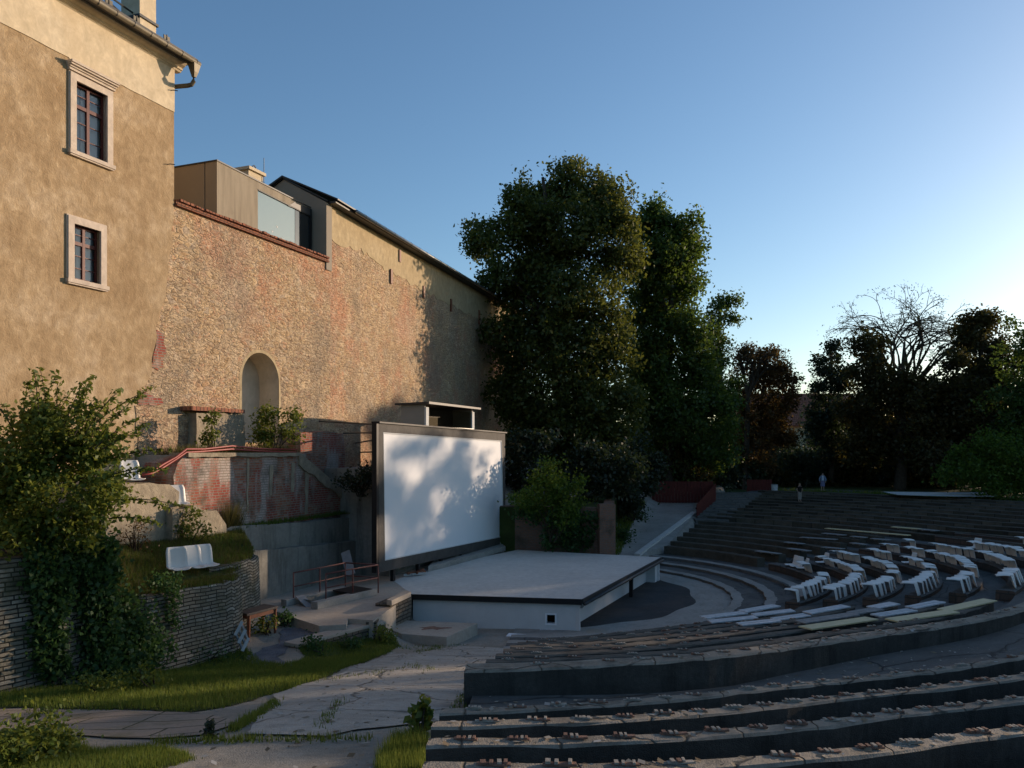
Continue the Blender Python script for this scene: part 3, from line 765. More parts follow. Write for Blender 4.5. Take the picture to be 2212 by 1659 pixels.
# ---- the tower
T = root('castle_tower', W1.pt(W1.S(250), 0, 4), 'tan rough plastered castle building with two tall windows and a tiled eave', 'building')
ZE, ZB = 18.06, 16.70
s_l = W1.S(-4200)
def opening(px0, px1, zb, zt_): a, b = W1.S(px0, .05), W1.S(px1, .05); return [(a, zb), (b, zb), (b, zt_), (a, zt_)]
up = opening(162, 229, 14.22, 16.15); lo = opening(157.5, 215, 10.67, 12.19)
edge = [W1.at(*p, .05) for p in ((374, 441), (371, 520), (364, 600), (352, 660), (338, 712), (334, 755), (328, 800), (312, 830), (298, 848), (296, 900), (294, 960), (293, 1010), (290, 1060))]
wp = [(s_l, 2)] + [(edge[-1][0], 2)] + rough(edge[::-1], .25, .06, 5) + [(sT, ZC), (sT, ZE), (s_l, ZE)]
up2 = [(a - .01 if i in (0, 3) else a + .01, z) for i, (a, z) in enumerate(up)]
mb = MB(); W1.slab(mb, wp, -.5, .05, [up, lo]); mb.build('wall', M['rough_plaster'], T)
mb = MB(); so = W1.S(149, .05); so2 = W1.S(242, .05)
W1.slab(mb, [(s_l, ZB)] + [(s, ZB + random.uniform(-.012, .012)) for s in np.linspace(s_l + .5, so - .02, 30)] + [(so, ZB - .02), (so2, ZB - .02)] + [(s, ZB + random.uniform(-.012, .012)) for s in np.linspace(so2 + .05, sT, 14)] + [(sT, ZE), (s_l, ZE)], -.3, .075)
mb.build('plaster_band', M['cream_plaster'], T)
mb = MB(); mb.prism([W1.pt(s_l, -.5, 0)[:2], W1.pt(sT - .02, -.5, 0)[:2], W1.pt(sT - .02, -10, 0)[:2], W1.pt(s_l, -10, 0)[:2]], 2, ZE); mb.build('rear_body', M['rough_plaster'], T)
mb = MB()
prof = [(-.1, ZE), (.09, ZE), (.12, ZE + .05), (.16, ZE + .06), (.17, ZE + .12), (.27, ZE + .17), (.33, ZE + .23), (.34, ZE + .28), (-.1, ZE + .28)]
mb.sweep([lambda a, z: W1.pt(s_l, a, z), lambda a, z: W1.pt(sT + .25, a, z)], prof); mb.build('cornice', M['cream_plaster'], T)
mb = MB(); W1.slab(mb, [(s_l, ZE + .285), (sT + .4, ZE + .285), (sT + .4, ZE + .36), (s_l, ZE + .36)], -.3, .56, back=True)
a0, a1 = s_l, sT + .45
mb.hexa([W1.pt(a0, .6, ZE + .36), W1.pt(a1, .6, ZE + .36), W1.pt(a1, -5, ZE + 3.6), W1.pt(a0, -5, ZE + 3.6), W1.pt(a0, .6, ZE + .43), W1.pt(a1, .6, ZE + .43), W1.pt(a1, -5, ZE + 3.72), W1.pt(a0, -5, ZE + 3.72)])
mb.hexa([W1.pt(a0, -5, ZE + 3.6), W1.pt(a1, -5, ZE + 3.6), W1.pt(a1, -10.4, ZE + .4), W1.pt(a0, -10.4, ZE + .4), W1.pt(a0, -5, ZE + 3.72), W1.pt(a1, -5, ZE + 3.72), W1.pt(a1, -10.4, ZE + .5), W1.pt(a0, -10.4, ZE + .5)])
mb.build('roof', M['dark_sheet'], T)
mb = MB(); mb.tube([W1.pt(s_l, .64, ZE + .27), W1.pt(sT + .47, .64, ZE + .27)], .085, 10); gt = mb.build('gutter', M['bronze_gutter'], T, smooth=True)
for s in np.arange(sT - 9, sT + .4, .62):
    m2 = MB(); m2.tube([W1.pt(s, .64, ZE + .27), W1.pt(s + .02, .64, ZE + .27)], .093, 10); m2.build('gutter_strap', M['dark_metal'], gt)
for px in (212, 272, 337, 351):
    m2 = MB(); s = W1.S(px + 25, .45); c = W1.pt(s, .42, ZE + .62)
    m2.bar(W1.pt(s, .45, ZE + .42), W1.pt(s, .42, ZE + .72), .03, .03); W1.block(m2, s - .12, s + .12, .40, .43, ZE + .55, ZE + .68)
    if px != 351: m2.build('snow_guard', M['bronze_gutter'], T)
mb = MB(); sD = sT + .28
mb.hexa([W1.pt(sD - .07, .50, ZE - .05), W1.pt(sD + .1, .50, ZE - .05), W1.pt(sD + .1, .68, ZE - .05), W1.pt(sD - .07, .68, ZE - .05), W1.pt(sD - .13, .45, ZE + .2), W1.pt(sD + .15, .45, ZE + .2), W1.pt(sD + .15, .73, ZE + .2), W1.pt(sD - .13, .73, ZE + .2)])
mb.hexa([W1.pt(sD - .03, .53, ZE - .2), W1.pt(sD + .06, .53, ZE - .2), W1.pt(sD + .06, .63, ZE - .2), W1.pt(sD - .03, .63, ZE - .2), W1.pt(sD - .07, .50, ZE - .05), W1.pt(sD + .1, .50, ZE - .05), W1.pt(sD + .1, .68, ZE - .05), W1.pt(sD - .07, .68, ZE - .05)])
mb.tube([W1.pt(sD, .58, ZE - .15), W1.pt(sD, .58, ZE - .34), W1.pt(sD - .02, .52, ZE - .44), W1.pt(sD - .06, .40, ZE - .47), W1.pt(sD - .2, -.1, ZE - .49)], .07, 10)
mb.build('downpipe', M['bronze_gutter'], T, smooth=False)
for z_, sx in ((17.33, sT - .18), (14.95, sT - .3)):
    m2 = MB(); m2.tube([W1.pt(sx, 0, z_), W1.pt(sx + .03, .16, z_), W1.pt(sx + .14, .24, z_ + .01)], .014, 6); m2.build('wall_hook', M['dark_metal'], T)
# chimney
mb = MB(); sc0 = W1.S(302, -1.3); sc1 = W1.S(337, -1.3)
W1.block(mb, sc0, sc1, -2.1, -1.3, ZE + .2, ZE + 5.2); ch = mb.build('chimney', M['cream_plaster'], T)
mb = MB(); W1.block(mb, sc0 - .06, sc1 + .06, -2.16, -1.24, ZE + 1.92, ZE + 2.0); mb.build('chimney_band', M['dark_metal'], ch)
mb = MB(); mb.tube([W1.pt(sc0, -1.6, ZE + 1.75), W1.pt(sc0 - 1.4, -1.6, ZE + 2.05), W1.pt(sc0 - 3.4, -1.6, ZE + 2.4)], .04, 6); mb.tube([W1.pt(sc0, -1.6, ZE + 2.1), W1.pt(sc0 - 3.4, -1.6, ZE + 2.3)], .03, 6); mb.build('chimney_stay', M['dark_metal'], ch)
def window(o_, hood):
    (a, zb), (b, _), (_, zt_), _ = o_
    w = MB(); e = .19
    W1.slab(w, [(a - e, zb - .02), (b + e, zb - .02), (b + e, zt_ + e), (a - e, zt_ + e)], -.28, .12, [o_])
    W1.slab(w, [(a - e - .03, zb), (b + e + .03, zb), (b + e + .03, zt_ + e + .03), (a - e - .03, zt_ + e + .03)], .0, .09, [[(a - .06, zb + .002), (b + .06, zb + .002), (b + .06, zt_ + .06), (a - .06, zt_ + .06)]])
    t = w.build('window', M['surround_stone'], T)
    w = MB(); W1.block(w, a - e - .05, b + e + .05, -.1, .17, zb - .13, zb - .021); W1.block(w, a - e - .02, b + e + .02, -.1, .14, zb - .17, zb - .131); w.build('sill', M['surround_stone'], t)
    if hood:
        w = MB(); z0 = zt_ + e + .031
        for i, (dz, oo) in enumerate(((0, .15), (.07, .19), (.12, .25), (.17, .29))):
            W1.block(w, a - e - .02 - oo * .25, b + e + .02 + oo * .25, -.1, oo, z0 + dz, z0 + dz + (.05, .05, .05, .045)[i] + .019)
        w.build('hood', M['surround_stone'], t)
    w = MB(); f = .055; m_ = (a + b) / 2; tz = zb + (zt_ - zb) * .68
    o0, o1 = -.12, -.05
    for x0, x1 in ((a, a + f), (m_ - .045, m_ + .045), (b - f, b)): W1.block(w, x0, x1, o0, o1, zb, zt_)
    for z0, z1 in ((zb, zb + .06), (tz - .05, tz + .05), (zt_ - f, zt_)):
        W1.block(w, a + f, m_ - .045, o0, o1 - .004, z0, z1); W1.block(w, m_ + .045, b - f, o0, o1 - .004, z0, z1)
    for k in range(1, 3):
        z = zb + (tz - zb) * k / 3
        for x0, x1 in ((a + f, m_ - .045), (m_ + .045, b - f)): W1.block(w, x0, x1, o0 + .02, o1 - .02, z - .013, z + .013)
    z = (tz + zt_) / 2
    for x0, x1 in ((a + f, m_ - .045), (m_ + .045, b - f)): W1.block(w, x0, x1, o0 + .02, o1 - .02, z - .013, z + .013)
    w.build('sash', M['sash_red'], t)
    w = MB(); w.poly([W1.pt(a, -.09, zb), W1.pt(b, -.09, zb), W1.pt(b, -.09, zt_), W1.pt(a, -.09, zt_)]); w.build('pane', M['pane_clear'], t)
    w = MB(); cw = (b - a)
    for x0, x1 in ((a + .02, a + cw * .27), (m_ - .17, m_ - .05), (m_ + .05, m_ + .12)):
        W1.block(w, x0, x1, -.17, -.15, zb + .02, zt_ - .02)
    w.build('curtain', M['curtain'], t)
    w = MB(); w.poly([W1.pt(a - .2, -.19, zb - .2), W1.pt(b + .2, -.19, zb - .2), W1.pt(b + .2, -.19, zt_ + .2), W1.pt(a - .2, -.19, zt_ + .2)]); w.build('blind', M['blind_grey'], t)
    return t
plain('blind_grey', (.50, .58, .63), .9, .05, 2, .1)
def m_pane():
    g_ = G('pane_clear'); tr = g_.n('BsdfTransparent', {'Color': (.82, .86, .88, 1)}); gl = g_.n('BsdfGlossy', {'Roughness': .03, 'Color': (1, 1, 1, 1)})
    fr = g_.n('Fresnel', {'IOR': 1.6}); mx = g_.n('MixShader', {0: fr.outputs[0], 1: tr.outputs[0], 2: gl.outputs[0]}); g_.nt.links.new(mx.outputs[0], g_.o.inputs[0]); M['pane_clear'] = g_.m
m_pane()
def m_booth():
    g_ = G('booth_glass'); tr = g_.n('BsdfTransparent', {'Color': (.8, .78, .72, 1)}); gl = g_.n('BsdfGlossy', {'Roughness': .05}); mx = g_.n('MixShader', {0: .06, 1: tr.outputs[0], 2: gl.outputs[0]}); g_.nt.links.new(mx.outputs[0], g_.o.inputs[0]); M['booth_glass'] = g_.m
m_booth()
window(up, True); window(lo, False)
# ---- the long hall beyond (gable, eave, anchors)
H = root('castle_hall', W2.pt(8, 0, 4), 'long castle wing with a stone wall, dark eave and zinc gutter, half hidden by trees', 'building')
L2 = 31.0; ZH = 16.25
mb = MB(); W2.slab(mb, [(.25, 0), (L2, 0), (L2, ZH), (.25, ZH)], -1.0, 0); mb.build('wall', M['rubble_stone'], H)
mb = MB(); low = rough([(.1, 14.9), (1.5, 14.75), (3.2, 15.0), (5, 14.75), (7.5, 14.6), (10, 14.55), (14, 14.5), (L2, 14.4)], .3, .13, 8)
W2.slab(mb, low + [(L2, ZH), (.1, ZH)], -.1, .018); mb.build('plaster_band', M['band_plaster'], H)
mb = MB(); W2.block(mb, .12, L2, -1.2, .42, ZH - .02, ZH + .07)
rise = .66
mb.hexa([W2.pt(.05, .55, ZH + .07), W2.pt(L2, .55, ZH + .07), W2.pt(L2, -2.1, ZH + 1.27), W2.pt(.05, -2.1, ZH + 1.27), W2.pt(.05, .55, ZH + .13), W2.pt(L2, .55, ZH + .13), W2.pt(L2, -2.1, ZH + 1.35), W2.pt(.05, -2.1, ZH + 1.35)])
mb.hexa([W2.pt(.05, -2.1, ZH + 1.27), W2.pt(L2, -2.1, ZH + 1.27), W2.pt(L2, -5, ZH - .3), W2.pt(.05, -5, ZH - .3), W2.pt(.05, -2.1, ZH + 1.35), W2.pt(L2, -2.1, ZH + 1.35), W2.pt(L2, -5, ZH - .2), W2.pt(.05, -5, ZH - .2)])
mb.build('roof', M['dark_sheet'], H)
mb = MB(); mb.tube([W2.pt(1.6, .60, ZH + .02), W2.pt(L2, .60, ZH + .02)], .085, 10); gt = mb.build('gutter', M['zinc'], H, smooth=True)
for s in np.arange(2.4, 24, 1.0):
    m2 = MB(); m2.tube([W2.pt(s, .60, ZH + .02), W2.pt(s + .025, .60, ZH + .02)], .094, 10); m2.build('gutter_strap', M['dark_metal'], gt)
for px, py0, py1 in ((843.5, 582, 613), (914, 618, 644), (973, 646, 673), (1034, 670, 700), (862, 540, 566)):
    m2 = MB(); a = W2.S(px); W2.block(m2, a - .1, a + .1, -.02, .08, W2.Z(px, py1), W2.Z(px, py0)); m2.build('wall_anchor', M['table_wood'], H)
gf = Fr((B[0], B[1]), (-W1.n[0], -W1.n[1]))      # gable plane, square to the curtain wall
mb = MB(); gp_ = [(-.05, ZC - .3), (4.3, ZC - .3), (4.3, ZH + .05), (2.1, ZH + 1.2), (-.05, ZH + .0)]
for o0, o1 in ((-.35, .02),):
    b_ = len(mb.v); mb.v += [gf.pt(a, 0, z) for a, z in gp_] ; n_ = len(gp_)
    dv = Vector((W1.d[0], W1.d[1], 0)) * .4
    mb.v += [tuple(Vector(gf.pt(a, 0, z)) + dv) for a, z in gp_]
    mb.face([b_ + i for i in range(n_)]); mb.face([b_ + n_ + n_ - 1 - i for i in range(n_)])
    for i in range(n_): j = (i + 1) % n_; mb.face((b_ + i, b_ + n_ + i, b_ + n_ + j, b_ + j))
gm = mb.build('gable', M['gable_render'], H)
mb = MB()
def gv(a, z, back): return tuple(Vector(gf.pt(a, 0, z)) + Vector((W1.d[0], W1.d[1], 0)) * back)
for p, q in (((-.12, ZH + .02), (2.1, ZH + 1.22)), ((2.1, ZH + 1.22), (4.4, ZH + .03))):
    mb.hexa([gv(*p, -.05), gv(*q, -.05), gv(*q, .5), gv(*p, .5), gv(p[0], p[1] + .06, -.05), gv(q[0], q[1] + .06, -.05), gv(q[0], q[1] + .06, .5), gv(p[0], p[1] + .06, .5)])
mb.build('verge', M['dark_sheet'], H)
# ---- modern box on the wall
X = root('rooftop_annex', W1.pt(W1.S(560), -1, ZC), 'modern flat concrete and glass annex standing on the stone wall beside the gable', 'building')
oX = -.6; sx0 = W1.S(470, oX); sx1 = W1.S(671, oX); zx0 = W1.Z(471, 349, oX); zx1 = W1.Z(671, 450, oX)
sg = W1.S(557, oX); gtop0 = W1.Z(557, 411, oX); gtop1 = W1.Z(671, 468, oX)
mb = MB(); W1.slab(mb, [(sx0, ZC - .4), (sg, ZC - .4), (sg, gtop0), (sx1 + .1, gtop1), (sx1 + .1, zx1), (sx0, zx0)], -1.0, oX)
mb.build('front_wall', M['streaky_concrete'], X)
mb = MB()
for i, (t0, t1) in enumerate(((.0, .52), (.56, 2.05), (2.09, 4.2))):
    zz = zx0 - .0; p0 = W1.pt(sx0, oX - t0, 0); p1 = W1.pt(sx0, oX - t1, 0)
    mb.hexa([W1.pt(sx0 - .03, oX - t0, ZC - .4), W1.pt(sx0 + .5, oX - t0 - .001, ZC - .4), W1.pt(sx0 + .5, oX - t1, ZC - .4), W1.pt(sx0 - .03, oX - t1, ZC - .4), W1.pt(sx0 - .03, oX - t0, zz), W1.pt(sx0 + .5, oX - t0 - .001, zz), W1.pt(sx0 + .5, oX - t1, zz), W1.pt(sx0 - .03, oX - t1, zz)])
mb.build('side_cladding', M['cladding'], X)
mb = MB(); W1.block(mb, sx0 + .005, sx0 + .4, oX - 4.1, oX - .02, ZC - .4, zx0 - .02); mb.build('side_joint', M['black_void'], X)
mb = MB(); mb.hexa([W1.pt(sx0 - .06, oX + .03, zx0), W1.pt(sx1, oX + .03, zx1), W1.pt(sx1, oX - 4.3, zx1), W1.pt(sx0 - .06, oX - 4.3, zx0), W1.pt(sx0 - .06, oX + .03, zx0 + .05), W1.pt(sx1, oX + .03, zx1 + .05), W1.pt(sx1, oX - 4.3, zx1 + .05), W1.pt(sx0 - .06, oX - 4.3, zx0 + .05)]); mb.build('roof', M['dark_sheet'], X)
sg2 = W1.S(638, oX); gm_ = gtop0 + (gtop1 - gtop0) * (sg2 - sg) / (sx1 - sg)
mb = MB(); W1.slab(mb, [(sg + .012, ZC - .4), (sg2, ZC - .4), (sg2, gm_), (sg + .012, gtop0)], oX - .1, oX - .03); pane = mb.build('glazing', M['frosted_glass'], X)
mb = MB(); W1.slab(mb, [(sg2 + .02, ZC - .4), (sx1 - .04, ZC - .4), (sx1 - .04, gtop1), (sg2 + .02, gm_)], oX - .1, oX - .03); mb.build('glazing', M['dark_glass'], X)
mb = MB(); W1.block(mb, sx1 - .04, sx1 + .06, oX - .2, oX + .02, ZC - .4, zx1 - .03); W1.slab(mb, [(sg - .0, gtop0), (sx1 - .04, gtop1), (sx1 - .04, gtop1 + .04), (sg, gtop0 + .05)], oX - .1, oX + .015); mb.build('glazing_frame', M['black_paint'], X)
mb = MB(); za = W1.Z(600, 446, oX); W1.slab(mb, [(W1.S(622, oX), W1.Z(622, 444.5, oX)), (sx1 - .02, gtop1 + .045), (sx1 - .02, zx1 - .02), (W1.S(637, oX), W1.Z(637, 436, oX))], oX - .05, oX + .012); mb.build('fascia_panel', M['dark_sheet'], X)
for cx, cy, sz in ((578, 521, .13), (604, 532, .13), (612, 517, .11), (590, 500, .05), (600, 490, .05), (585, 540, .05)):
    a, z = W1.at(cx, cy, oX); mb = MB()
    mb.poly([W1.pt(a - sz, oX - .025, z + sz), W1.pt(a - .01, oX - .025, z + .02), W1.pt(a + sz, oX - .025, z + sz * .5), W1.pt(a + .03, oX - .025, z - .03), W1.pt(a, oX - .025, z - sz * .8), W1.pt(a - .04, oX - .025, z)]); mb.build('bird_sticker', M['curtain'], pane)
mb = MB(); a, b_ = W1.S(537, -2.2), W1.S(568, -2.2); zc = W1.Z(550, 372, -2.2); W1.block(mb, a, b_, -3.2, -2.2, ZC, zc); W1.block(mb, a - .08, b_ + .08, -3.3, -2.1, zc, zc + .12); chm = mb.build('chimney', M['cream_plaster'], X)
mb = MB(); mb.tube([W1.pt(b_, -2.15, zc - .8), W1.pt(b_, -2.15, zc + .75)], .018, 6); mb.tube([W1.pt(a + .6, -2.5, zc + .1), W1.pt(a + .6, -2.5, zc + .36), W1.pt(a + .7, -2.5, zc + .42), W1.pt(a + .8, -2.5, zc + .36), W1.pt(a + .8, -2.5, zc + .2)], .03, 6); mb.build('mast', M['zinc'], chm)

# ------------------------------------------------------------------ masonry in front of the wall
def ruin(name, label, o0, o1, pts, mat, jit=.06, seed=1, step=.3, cat='wall'):
    q = [W1.at(px, py, o1) for px, py in pts]
    q = rough(q + [q[0]], step, jit, seed)[:-1]
    t = root(name, W1.pt(q[0][0], o1, min(p[1] for p in q)), label, cat)
    mb = MB(); W1.slab(mb, q, o0, o1); mb.build('masonry', mat, t); return t
bw = ruin('brick_wall', 'ruined red brick wall with white paint remains and a sloping end, under the red pipes', -.05, 1.55, ((384, 1000), (400, 985), (520, 981), (642, 980), (668, 1000), (700, 1032), (748, 1064), (752, 1210), (395, 1210), (375, 1060), (372, 1030)), M['old_brick'], .06, 3, .22)
mb = MB(); a0, a1 = W1.S(404, 1.6), W1.S(645, 1.6); zt_ = W1.Z(520, 979, 1.6)
W1.slab(mb, rough([(a0, zt_ - .1), (a1, zt_ - .12)], .3, .02, 2) + [(a1 + .1, zt_), (a0, zt_ + .03)], .9, 1.66)
q0 = (a1 + .02, zt_ - .02); q1 = W1.at(752, 1066, 1.66)
W1.slab(mb, rough([(q0[0], q0[1] - .42), (q1[0] - .25, q1[1] - .22)], .3, .06, 4) + [(q1[0], q1[1] + .02), (q0[0], q0[1] + .03)], .9, 1.63)
mb.build('coping', M['old_render'], bw)
for px, w, py0, py1 in ((535, .08, 990, 1105), (585, .13, 1005, 1070), (632, .14, 1000, 1062), (662, .16, 1010, 1110)):
    m2 = MB(); a = W1.S(px, 1.57); q = rough([(a - w / 2, W1.Z(px, py1, 1.57)), (a - w * .4, W1.Z(px, py0, 1.57))], .2, .03, px) + rough([(a + w, W1.Z(px, py0, 1.57)), (a + w / 2, W1.Z(px, py1, 1.57))], .2, .03, px + 1)
    W1.slab(m2, q, 1.5, 1.572); m2.build('plaster_scar', M['old_render'], bw)
ruin('concrete_wall', 'grey stained concrete retaining wall stepped below the brick wall', 0, 1.95, ((470, 1150), (500, 1138), (560, 1134), (660, 1128), (752, 1118), (840, 1108), (960, 1100), (960, 1330), (470, 1330)), M['grey_wall'], .02, 6)
ruin('concrete_footing', 'lower step of grey concrete wall behind the red railing', 1, 2.25, ((548, 1189), (600, 1186), (700, 1176), (800, 1164), (960, 1150), (960, 1330), (548, 1330)), M['grey_wall'], .02, 7)
ruin('terrace_wall', 'dark retaining wall between the brick wall and the screen', 0, 1.4, ((735, 1062), (790, 1058), (860, 1056), (960, 1050), (960, 1300), (735, 1300)), M['grey_wall'], .03, 8)
ruin('buttress', 'tan plastered buttress with a white seat on its top', -.1, 2.0, ((225, 1046), (300, 1042), (365, 1046), (386, 1060), (388, 1110), (392, 1260), (225, 1260)), M['old_render'], .05, 9)
ruin('plinth', 'low ledge of broken masonry under the second white seat', 0, 2.25, ((372, 1100), (420, 1094), (470, 1106), (486, 1130), (492, 1240), (372, 1240)), M['old_render'], .06, 10)
ruin('masonry_block', 'plastered block with a brick coping beside the niche', -.1, .4, ((424, 892), (526, 894), (532, 985), (424, 1000)), M['old_render'], .03, 11)
mb = MB(); W1.slab(mb, rough([W1.at(415, 886, .5), W1.at(529, 893, .5)], .2, .015, 1) + [W1.at(529, 885, .5), W1.at(415, 877, .5)], -.05, .5); t = mb.build('brick_coping', M['tile_coping']); tag(t, 'broken red brick coping course on the plastered block by the niche', 'coping')
ruin('lintel_wall', 'tan rubble masonry remains at the foot of the castle building', -.2, .07, ((292, 876), (350, 884), (424, 898), (430, 1010), (300, 1040)), M['rubble_stone'], .08, 12)
ruin('brick_pier', 'flaking whitewashed brick pier between the niche and the screen', -.1, .8, ((648, 936), (700, 930), (742, 938), (748, 1075), (648, 1020)), M['old_brick'], .05, 13)
# terrace fill behind the brick wall, and grass terrace above the bastion
mb = MB(); mb.hexa([W1.pt(W1.S(378, 1.5), -.1, 4), W1.pt(W1.S(740, 1.5), -.1, 4), W1.pt(W1.S(700, 1.5), 1.5, 4), W1.pt(W1.S(378, 1.5), 1.5, 4), W1.pt(W1.S(378, 1.5), -.1, 5.8), W1.pt(W1.S(740, 1.5), -.1, 5.8), W1.pt(W1.S(655, 1.5), 1.5, 5.78), W1.pt(W1.S(405, 1.5), 1.5, 5.78)])
tag(mb.build('ground.001', M['dirt']), kind='structure')
TER = [(-9.4, 18.6), (-8.2, 18.35), (-7.5, 19.6), (-7.2, 20.3), (-7.13, 20.6), (-7.22, 21.1), (-7.6, 21.5), (-7.68, 22.6), (-7.6, 23.4), (-7.75, 23.9), W1.pt(W1.S(520, 2), 2.0, 0)[:2], W1.pt(W1.S(230, 2), 2.0, 0)[:2], (-12.5, 19), (-11.0, 17.2)]
def ter_z(x, y):
    a = (x - W1.O[0]) * W1.n[0] + (y - W1.O[1]) * W1.n[1]          # distance from the castle wall
    return 2.62 + .75 * sstep(4.6, 2.0, a) + .03 * math.sin(3 * x + y) + .02 * math.sin(5 * y) + .9 * sstep(19.5, 17.5, y) * sstep(-9.2, -10.6, x)
terrace_o = drape('grass_terrace', TER, M['soil_grass'], .0, .3, .0, ter_z)
mb = MB(); mb.prism([(-16, 10), (-13.6, 9.0), (-11.6, 11.9), (-9.7, 14.7), (-8.8, 16.2), (-9.7, 17.6), (-11, 17.6), (-13.5, 15.5)], 1, 3.95); tag(mb.build('terrace_ground', M['soil_grass']), kind='structure')
# retaining walls and bastions
def bastion(name, pts, zb, zt_, label, mat='slate_wall', th=.35, n=3, batter=.1):
    ctr = Vector(pts[len(pts) // 2])
    t = root(name, (ctr.x, ctr.y, zb), label, 'wall')
    P2 = [Vector(p) for p in pts]; path = []
    for i in range(len(P2) - 1):
        a = P2[max(i - 1, 0)]; b = P2[i]; c = P2[i + 1]; d = P2[min(i + 2, len(P2) - 1)]
        for k in range(n):
            u = k / n; path.append(.5 * ((2 * b) + (c - a) * u + (2 * a - 5 * b + 4 * c - d) * u * u + (3 * b - a - 3 * c + d) * u ** 3))
    path.append(P2[-1]); fr = []; rr = random.Random(len(label))
    for i, p in enumerate(path):
        d = (path[min(i + 1, len(path) - 1)] - path[max(i - 1, 0)]).normalized(); nn = Vector((d.y, -d.x))
        j = rr.uniform(-.02, .02)
        fr.append(lambda a, z, p=p, nn=nn, j=j: (p.x + nn.x * (a + j), p.y + nn.y * (a + j), z + (j * 2 if z > zt_ - .2 else 0)))
    mb = MB(); mb.sweep(fr, [(batter, zb), (0.02, zt_ - .06), (-.03, zt_), (-th, zt_), (-th, zb)])
    mb.build('masonry', M[mat], t, smooth=False); return t
bastion('retaining_wall', [(-13.5, 8.5), (-11.2, 11.6), (-9.3, 14.5), (-8.62, 15.8), (-8.36, 16.4)], .6, 3.98, 'long layered stone retaining wall at the picture edge, hung with ivy')
bastion('retaining_wall', [(-8.4, 16.45), (-8.9, 17.0), (-9.5, 17.7), (-9.6, 18.4)], .6, 3.3, 'dark recessed stretch of stone wall between the ivy and the bastion')
bastion('bastion', [(-9.6, 18.75), (-8.9, 18.35), (-8.28, 18.1), (-7.45, 19.6), (-7.14, 20.25), (-7.07, 20.6), (-7.16, 21.05), (-7.5, 21.4), (-8.2, 21.7)], .5, 2.62, 'rounded stone bastion with the three white seats on its grassy top')
bastion('bastion', [(-8.1, 21.3), (-7.75, 21.9), (-7.60, 22.7), (-7.53, 23.4), (-7.62, 23.9), (-8.0, 24.4), (-8.8, 24.9)], .6, 2.78, 'second rounded stone bastion, behind the table')
# ------------------------------------------------------------------ deck beside the stage, sunken stair with railing
DZ = 1.05
def pz(px, py, z): return P(px, py, z=z)
deck = [pz(590, 1318, DZ), pz(640, 1336, DZ), pz(690, 1352, DZ), pz(748, 1349, DZ), pz(752, 1336, DZ), pz(806, 1340, DZ), pz(838, 1318, DZ), pz(886, 1285, DZ), pz(870, 1262, DZ), pz(848, 1254, DZ), pz(925, 1226, DZ), pz(1060, 1190, DZ), pz(1072, 1180, DZ)]
deck = [p[:2] for p in deck] + [W1.pt(W1.S(900, 2.2), 2.2, 0)[:2], W1.pt(W1.S(548, 2.2), 2.2, 0)[:2], (-7.9, 24.2), (-7.5, 23.0)]
pit = [(-6.72, 25.25), (-5.62, 27.1), (-4.85, 26.75), (-5.98, 24.95)]
mb = MB()
loops = [[Vector((p[0], p[1], 0)) for p in deck], [Vector((p[0], p[1], 0)) for p in pit]]; flat = [v for l in loops for v in l]
mb.v = [(v.x, v.y, DZ) for v in flat]
for t_ in tessellate_polygon(loops): mb.face(t_, [(flat[i].x, flat[i].y) for i in t_])
for i in range(len(deck)):
    a, b_ = deck[i], deck[(i + 1) % len(deck)]; mb.poly([(a[0], a[1], DZ), (b_[0], b_[1], DZ), (b_[0], b_[1], -.2), (a[0], a[1], -.2)])
tag(mb.build('pavement', M['deck_concrete']), kind='structure')
t = root('cellar_stair', (-5.8, 26, DZ), 'sunken concrete stair pit with low kerbs and a black cover, inside the red railing', 'stairwell')
mb = MB()
for i in range(4):
    a, b_ = pit[i], pit[(i + 1) % 4]; mb.poly([(a[0], a[1], DZ + .18), (b_[0], b_[1], DZ + .18), (b_[0], b_[1], -.9), (a[0], a[1], -.9)])
mb.poly([(p[0], p[1], -.9) for p in pit]); mb.build('shaft', M['grey_wall'], t)
def kerb(a, b_, w, h): MB().bar((a[0], a[1], DZ + h / 2), (b_[0], b_[1], DZ + h / 2), w, h).build('kerb', M['pale_concrete'], t, bevel=.012)
kerb((-7.15, 25.0), (-5.72, 27.35), .24, .21); kerb((-6.08, 24.55), (-4.66, 26.95), .28, .22)
mb = MB(); A, Bp = Vector((-5.95, 26.5, DZ + .2)), Vector((-5.2, 25.9, DZ + .2)); d = Vector((.52, .86, 0))
mb.hexa([A, Bp, Bp + d, A + d, A + Vector((0, 0, .04)), Bp + Vector((0, 0, .04)), Bp + d + Vector((0, 0, .04)), A + d + Vector((0, 0, .04))]); mb.build('cover', M['black_paint'], t)
MB().bar((-6.75, 25.35, DZ + .26), (-6.1, 24.75, DZ - .12), .3, .03).build('loose_board', M['grey_board'], t)
for i in range(4): 
    z = DZ - .2 - i * .2; a = Vector((-6.35, 25.1, z)) + d * (.25 * i); mb = MB(); mb.box((a.x, a.y, z), (.95, .3, .2), math.atan2(-.3, .75)); mb.build('stair_step', M['grey_wall'], t)
RT = root('railing', (-5.8, 26, DZ), 'red steel pipe railing around the sunken stair', 'railing')
posts = {'a': ((634, 1292), 1239), 'b': ((691, 1279), 1229), 'c': ((746, 1266), 1219), 'd': ((704, 1295), 1241), 'e': ((762, 1282), 1230), 'f': ((817, 1271), 1219)}
feet = {k: Vector(pz(*v[0], DZ + .2)) for k, v in posts.items()}; HT = .80
for k, p in feet.items(): MB().tube([p - Vector((0, 0, .15)), p + Vector((0, 0, HT))], .022, 8).build('post', M['red_rail'], RT, smooth=True)
